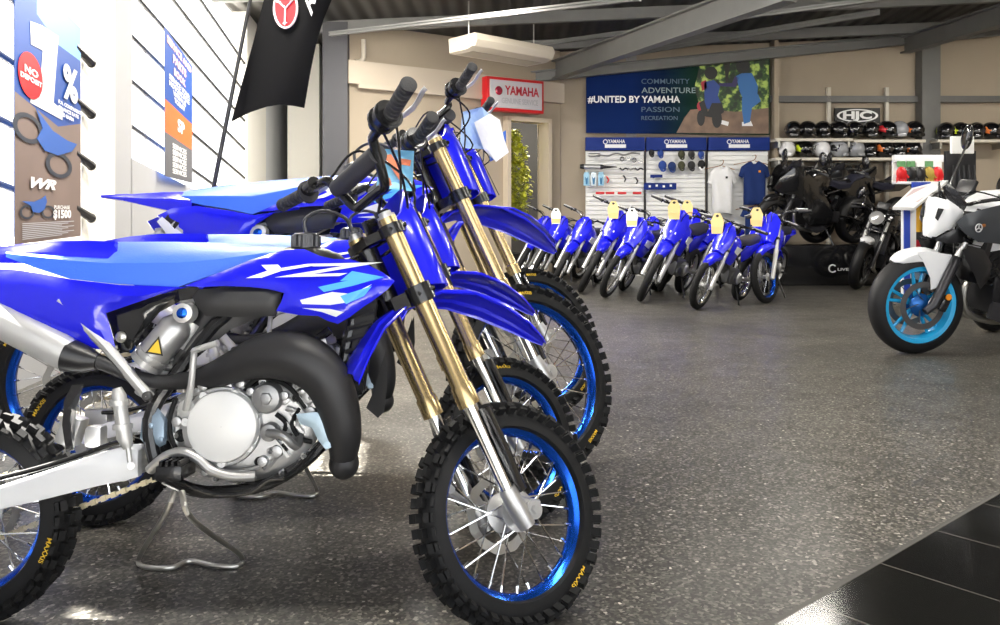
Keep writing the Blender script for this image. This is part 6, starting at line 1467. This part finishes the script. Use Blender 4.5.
for px, py in ((85, 52), (85, 105), (85, 158), (85, 212)):
    Y = lw(px-15); p = V((WX(Y)+.05, Y, EYE-(py-2-HZ)*Y/FOC)); d = V((0, .16, -.05)); m = MB().tube([p-V((0, .05, -.015)), p+d], [.022, .026], 10); m.ell(p+d, (.028, .028, .03), 10, 8)
    tag(obj('banner_clamp', m, BLACKP), 'black rail clamp beside the finance banner, %s from the top' % ordn[(py-52)//53], 'clamp', 'black clamps on the right of the finance banner')
b2, f2 = wbanner('service_banner', 158, 186, 27, 66, 176, 183, 'narrow blue, orange and grey banner with lettering hung in the second window', ([WBLUE, WOR, WGREY], [([(0, .48), (1, .50), (1, .72), (0, .70)], 1), ([(0, .70), (1, .72), (1, 1), (0, 1)], 2)]), .05)
m = MB()
PK = mat('pink_print', (.85, .45, .42), .5)
for i, (tx, sz) in enumerate((('SERVICE AND', .17), ('PARTS', .2), ('BOOK', .17))): m.text(tx, lambda x, y: f2(.5+x*.85, .06+i*.085-y*.40, .008), size=sz, bold=.008)
obj('banner_headline', m, PK, b2, smooth=0)
m = MB()
for i, tx in enumerate(('SERVICE YOUR', 'MOTORCYCLE', 'WITH US', 'TODAY')): m.text(tx, lambda x, y: f2(.5+x*.8, .30+i*.045-y*.36, .008), size=.14, bold=.003)
obj('banner_lettering', m, PRINTW, b2, smooth=0); m = MB().text('SP', lambda x, y: f2(.55+x*.8, .60-y*.4, .008), size=.32, bold=.01); obj('orange_band_lettering', m, PRINTW, b2, smooth=0)
m = MB()
for i in range(5): m.text('SERVICES', lambda x, y: f2(.5+x*.9, .77+i*.045-y*.36, .008), size=.14, bold=.003)
obj('banner_small_print', m, PRINTW, b2, smooth=0)
# paper tags and blue card hung on the farthest motocross bike
TY = 3.55
def paper(nm, pts, m_, lab, cat, dy=0):
    o = obj(nm, MB().panel(pxpoly(pts, TY+dy), lambda x, z, d: V((x, TY+dy+.02*math.sin(x*40)-.0015*(d >= 0), z)), .02, .0015), m_, smooth=0); return tag(o, lab, cat)
o = paper('swing_tag', [(474, 122), (490, 114), (500, 120), (504, 138), (509, 152), (496, 162), (484, 150), (479, 136)], CARDW, 'crumpled white paper tag hanging from the farthest near bike', 'paper tag')
o = paper('price_tag', [(462, 112), (482, 107), (492, 118), (492, 150), (460, 148)], mat('pale_blue_paper', (.35, .50, .78), .5), 'pale blue printed card behind the crumpled white paper tag', 'paper tag', .03)
o = paper('price_tag', [(488, 140), (506, 130), (506, 154), (490, 162)], mat('strong_blue_paper', (.03, .12, .50), .5), 'darker blue card edge behind the crumpled white paper tag', 'paper tag', .05)

TY = 2.36
o = paper('brochure', [(383, 149), (414, 151), (412, 191), (377, 188)], mat('light_blue_brochure', (.22, .55, .75), .4), 'light blue brochure with orange print tucked between the handlebars of the near bikes', 'brochure')
m = MB(); g3 = lambda x, y: at(x, y, TY-.012)
for p in ([(384, 156), (391, 154), (404, 176), (400, 182)], [(400, 158), (411, 160), (410, 166), (399, 164)], [(381, 176), (390, 178), (392, 186), (380, 185)]): m.panel(pxpoly(p, TY), lambda x, z, d: V((x, TY+.02*math.sin(x*40)-.006-.001*(d >= 0), z)), .02, .001)
obj('orange_print', m, mat('orange_red_print', (.75, .22, .10), .5), o, smooth=0)
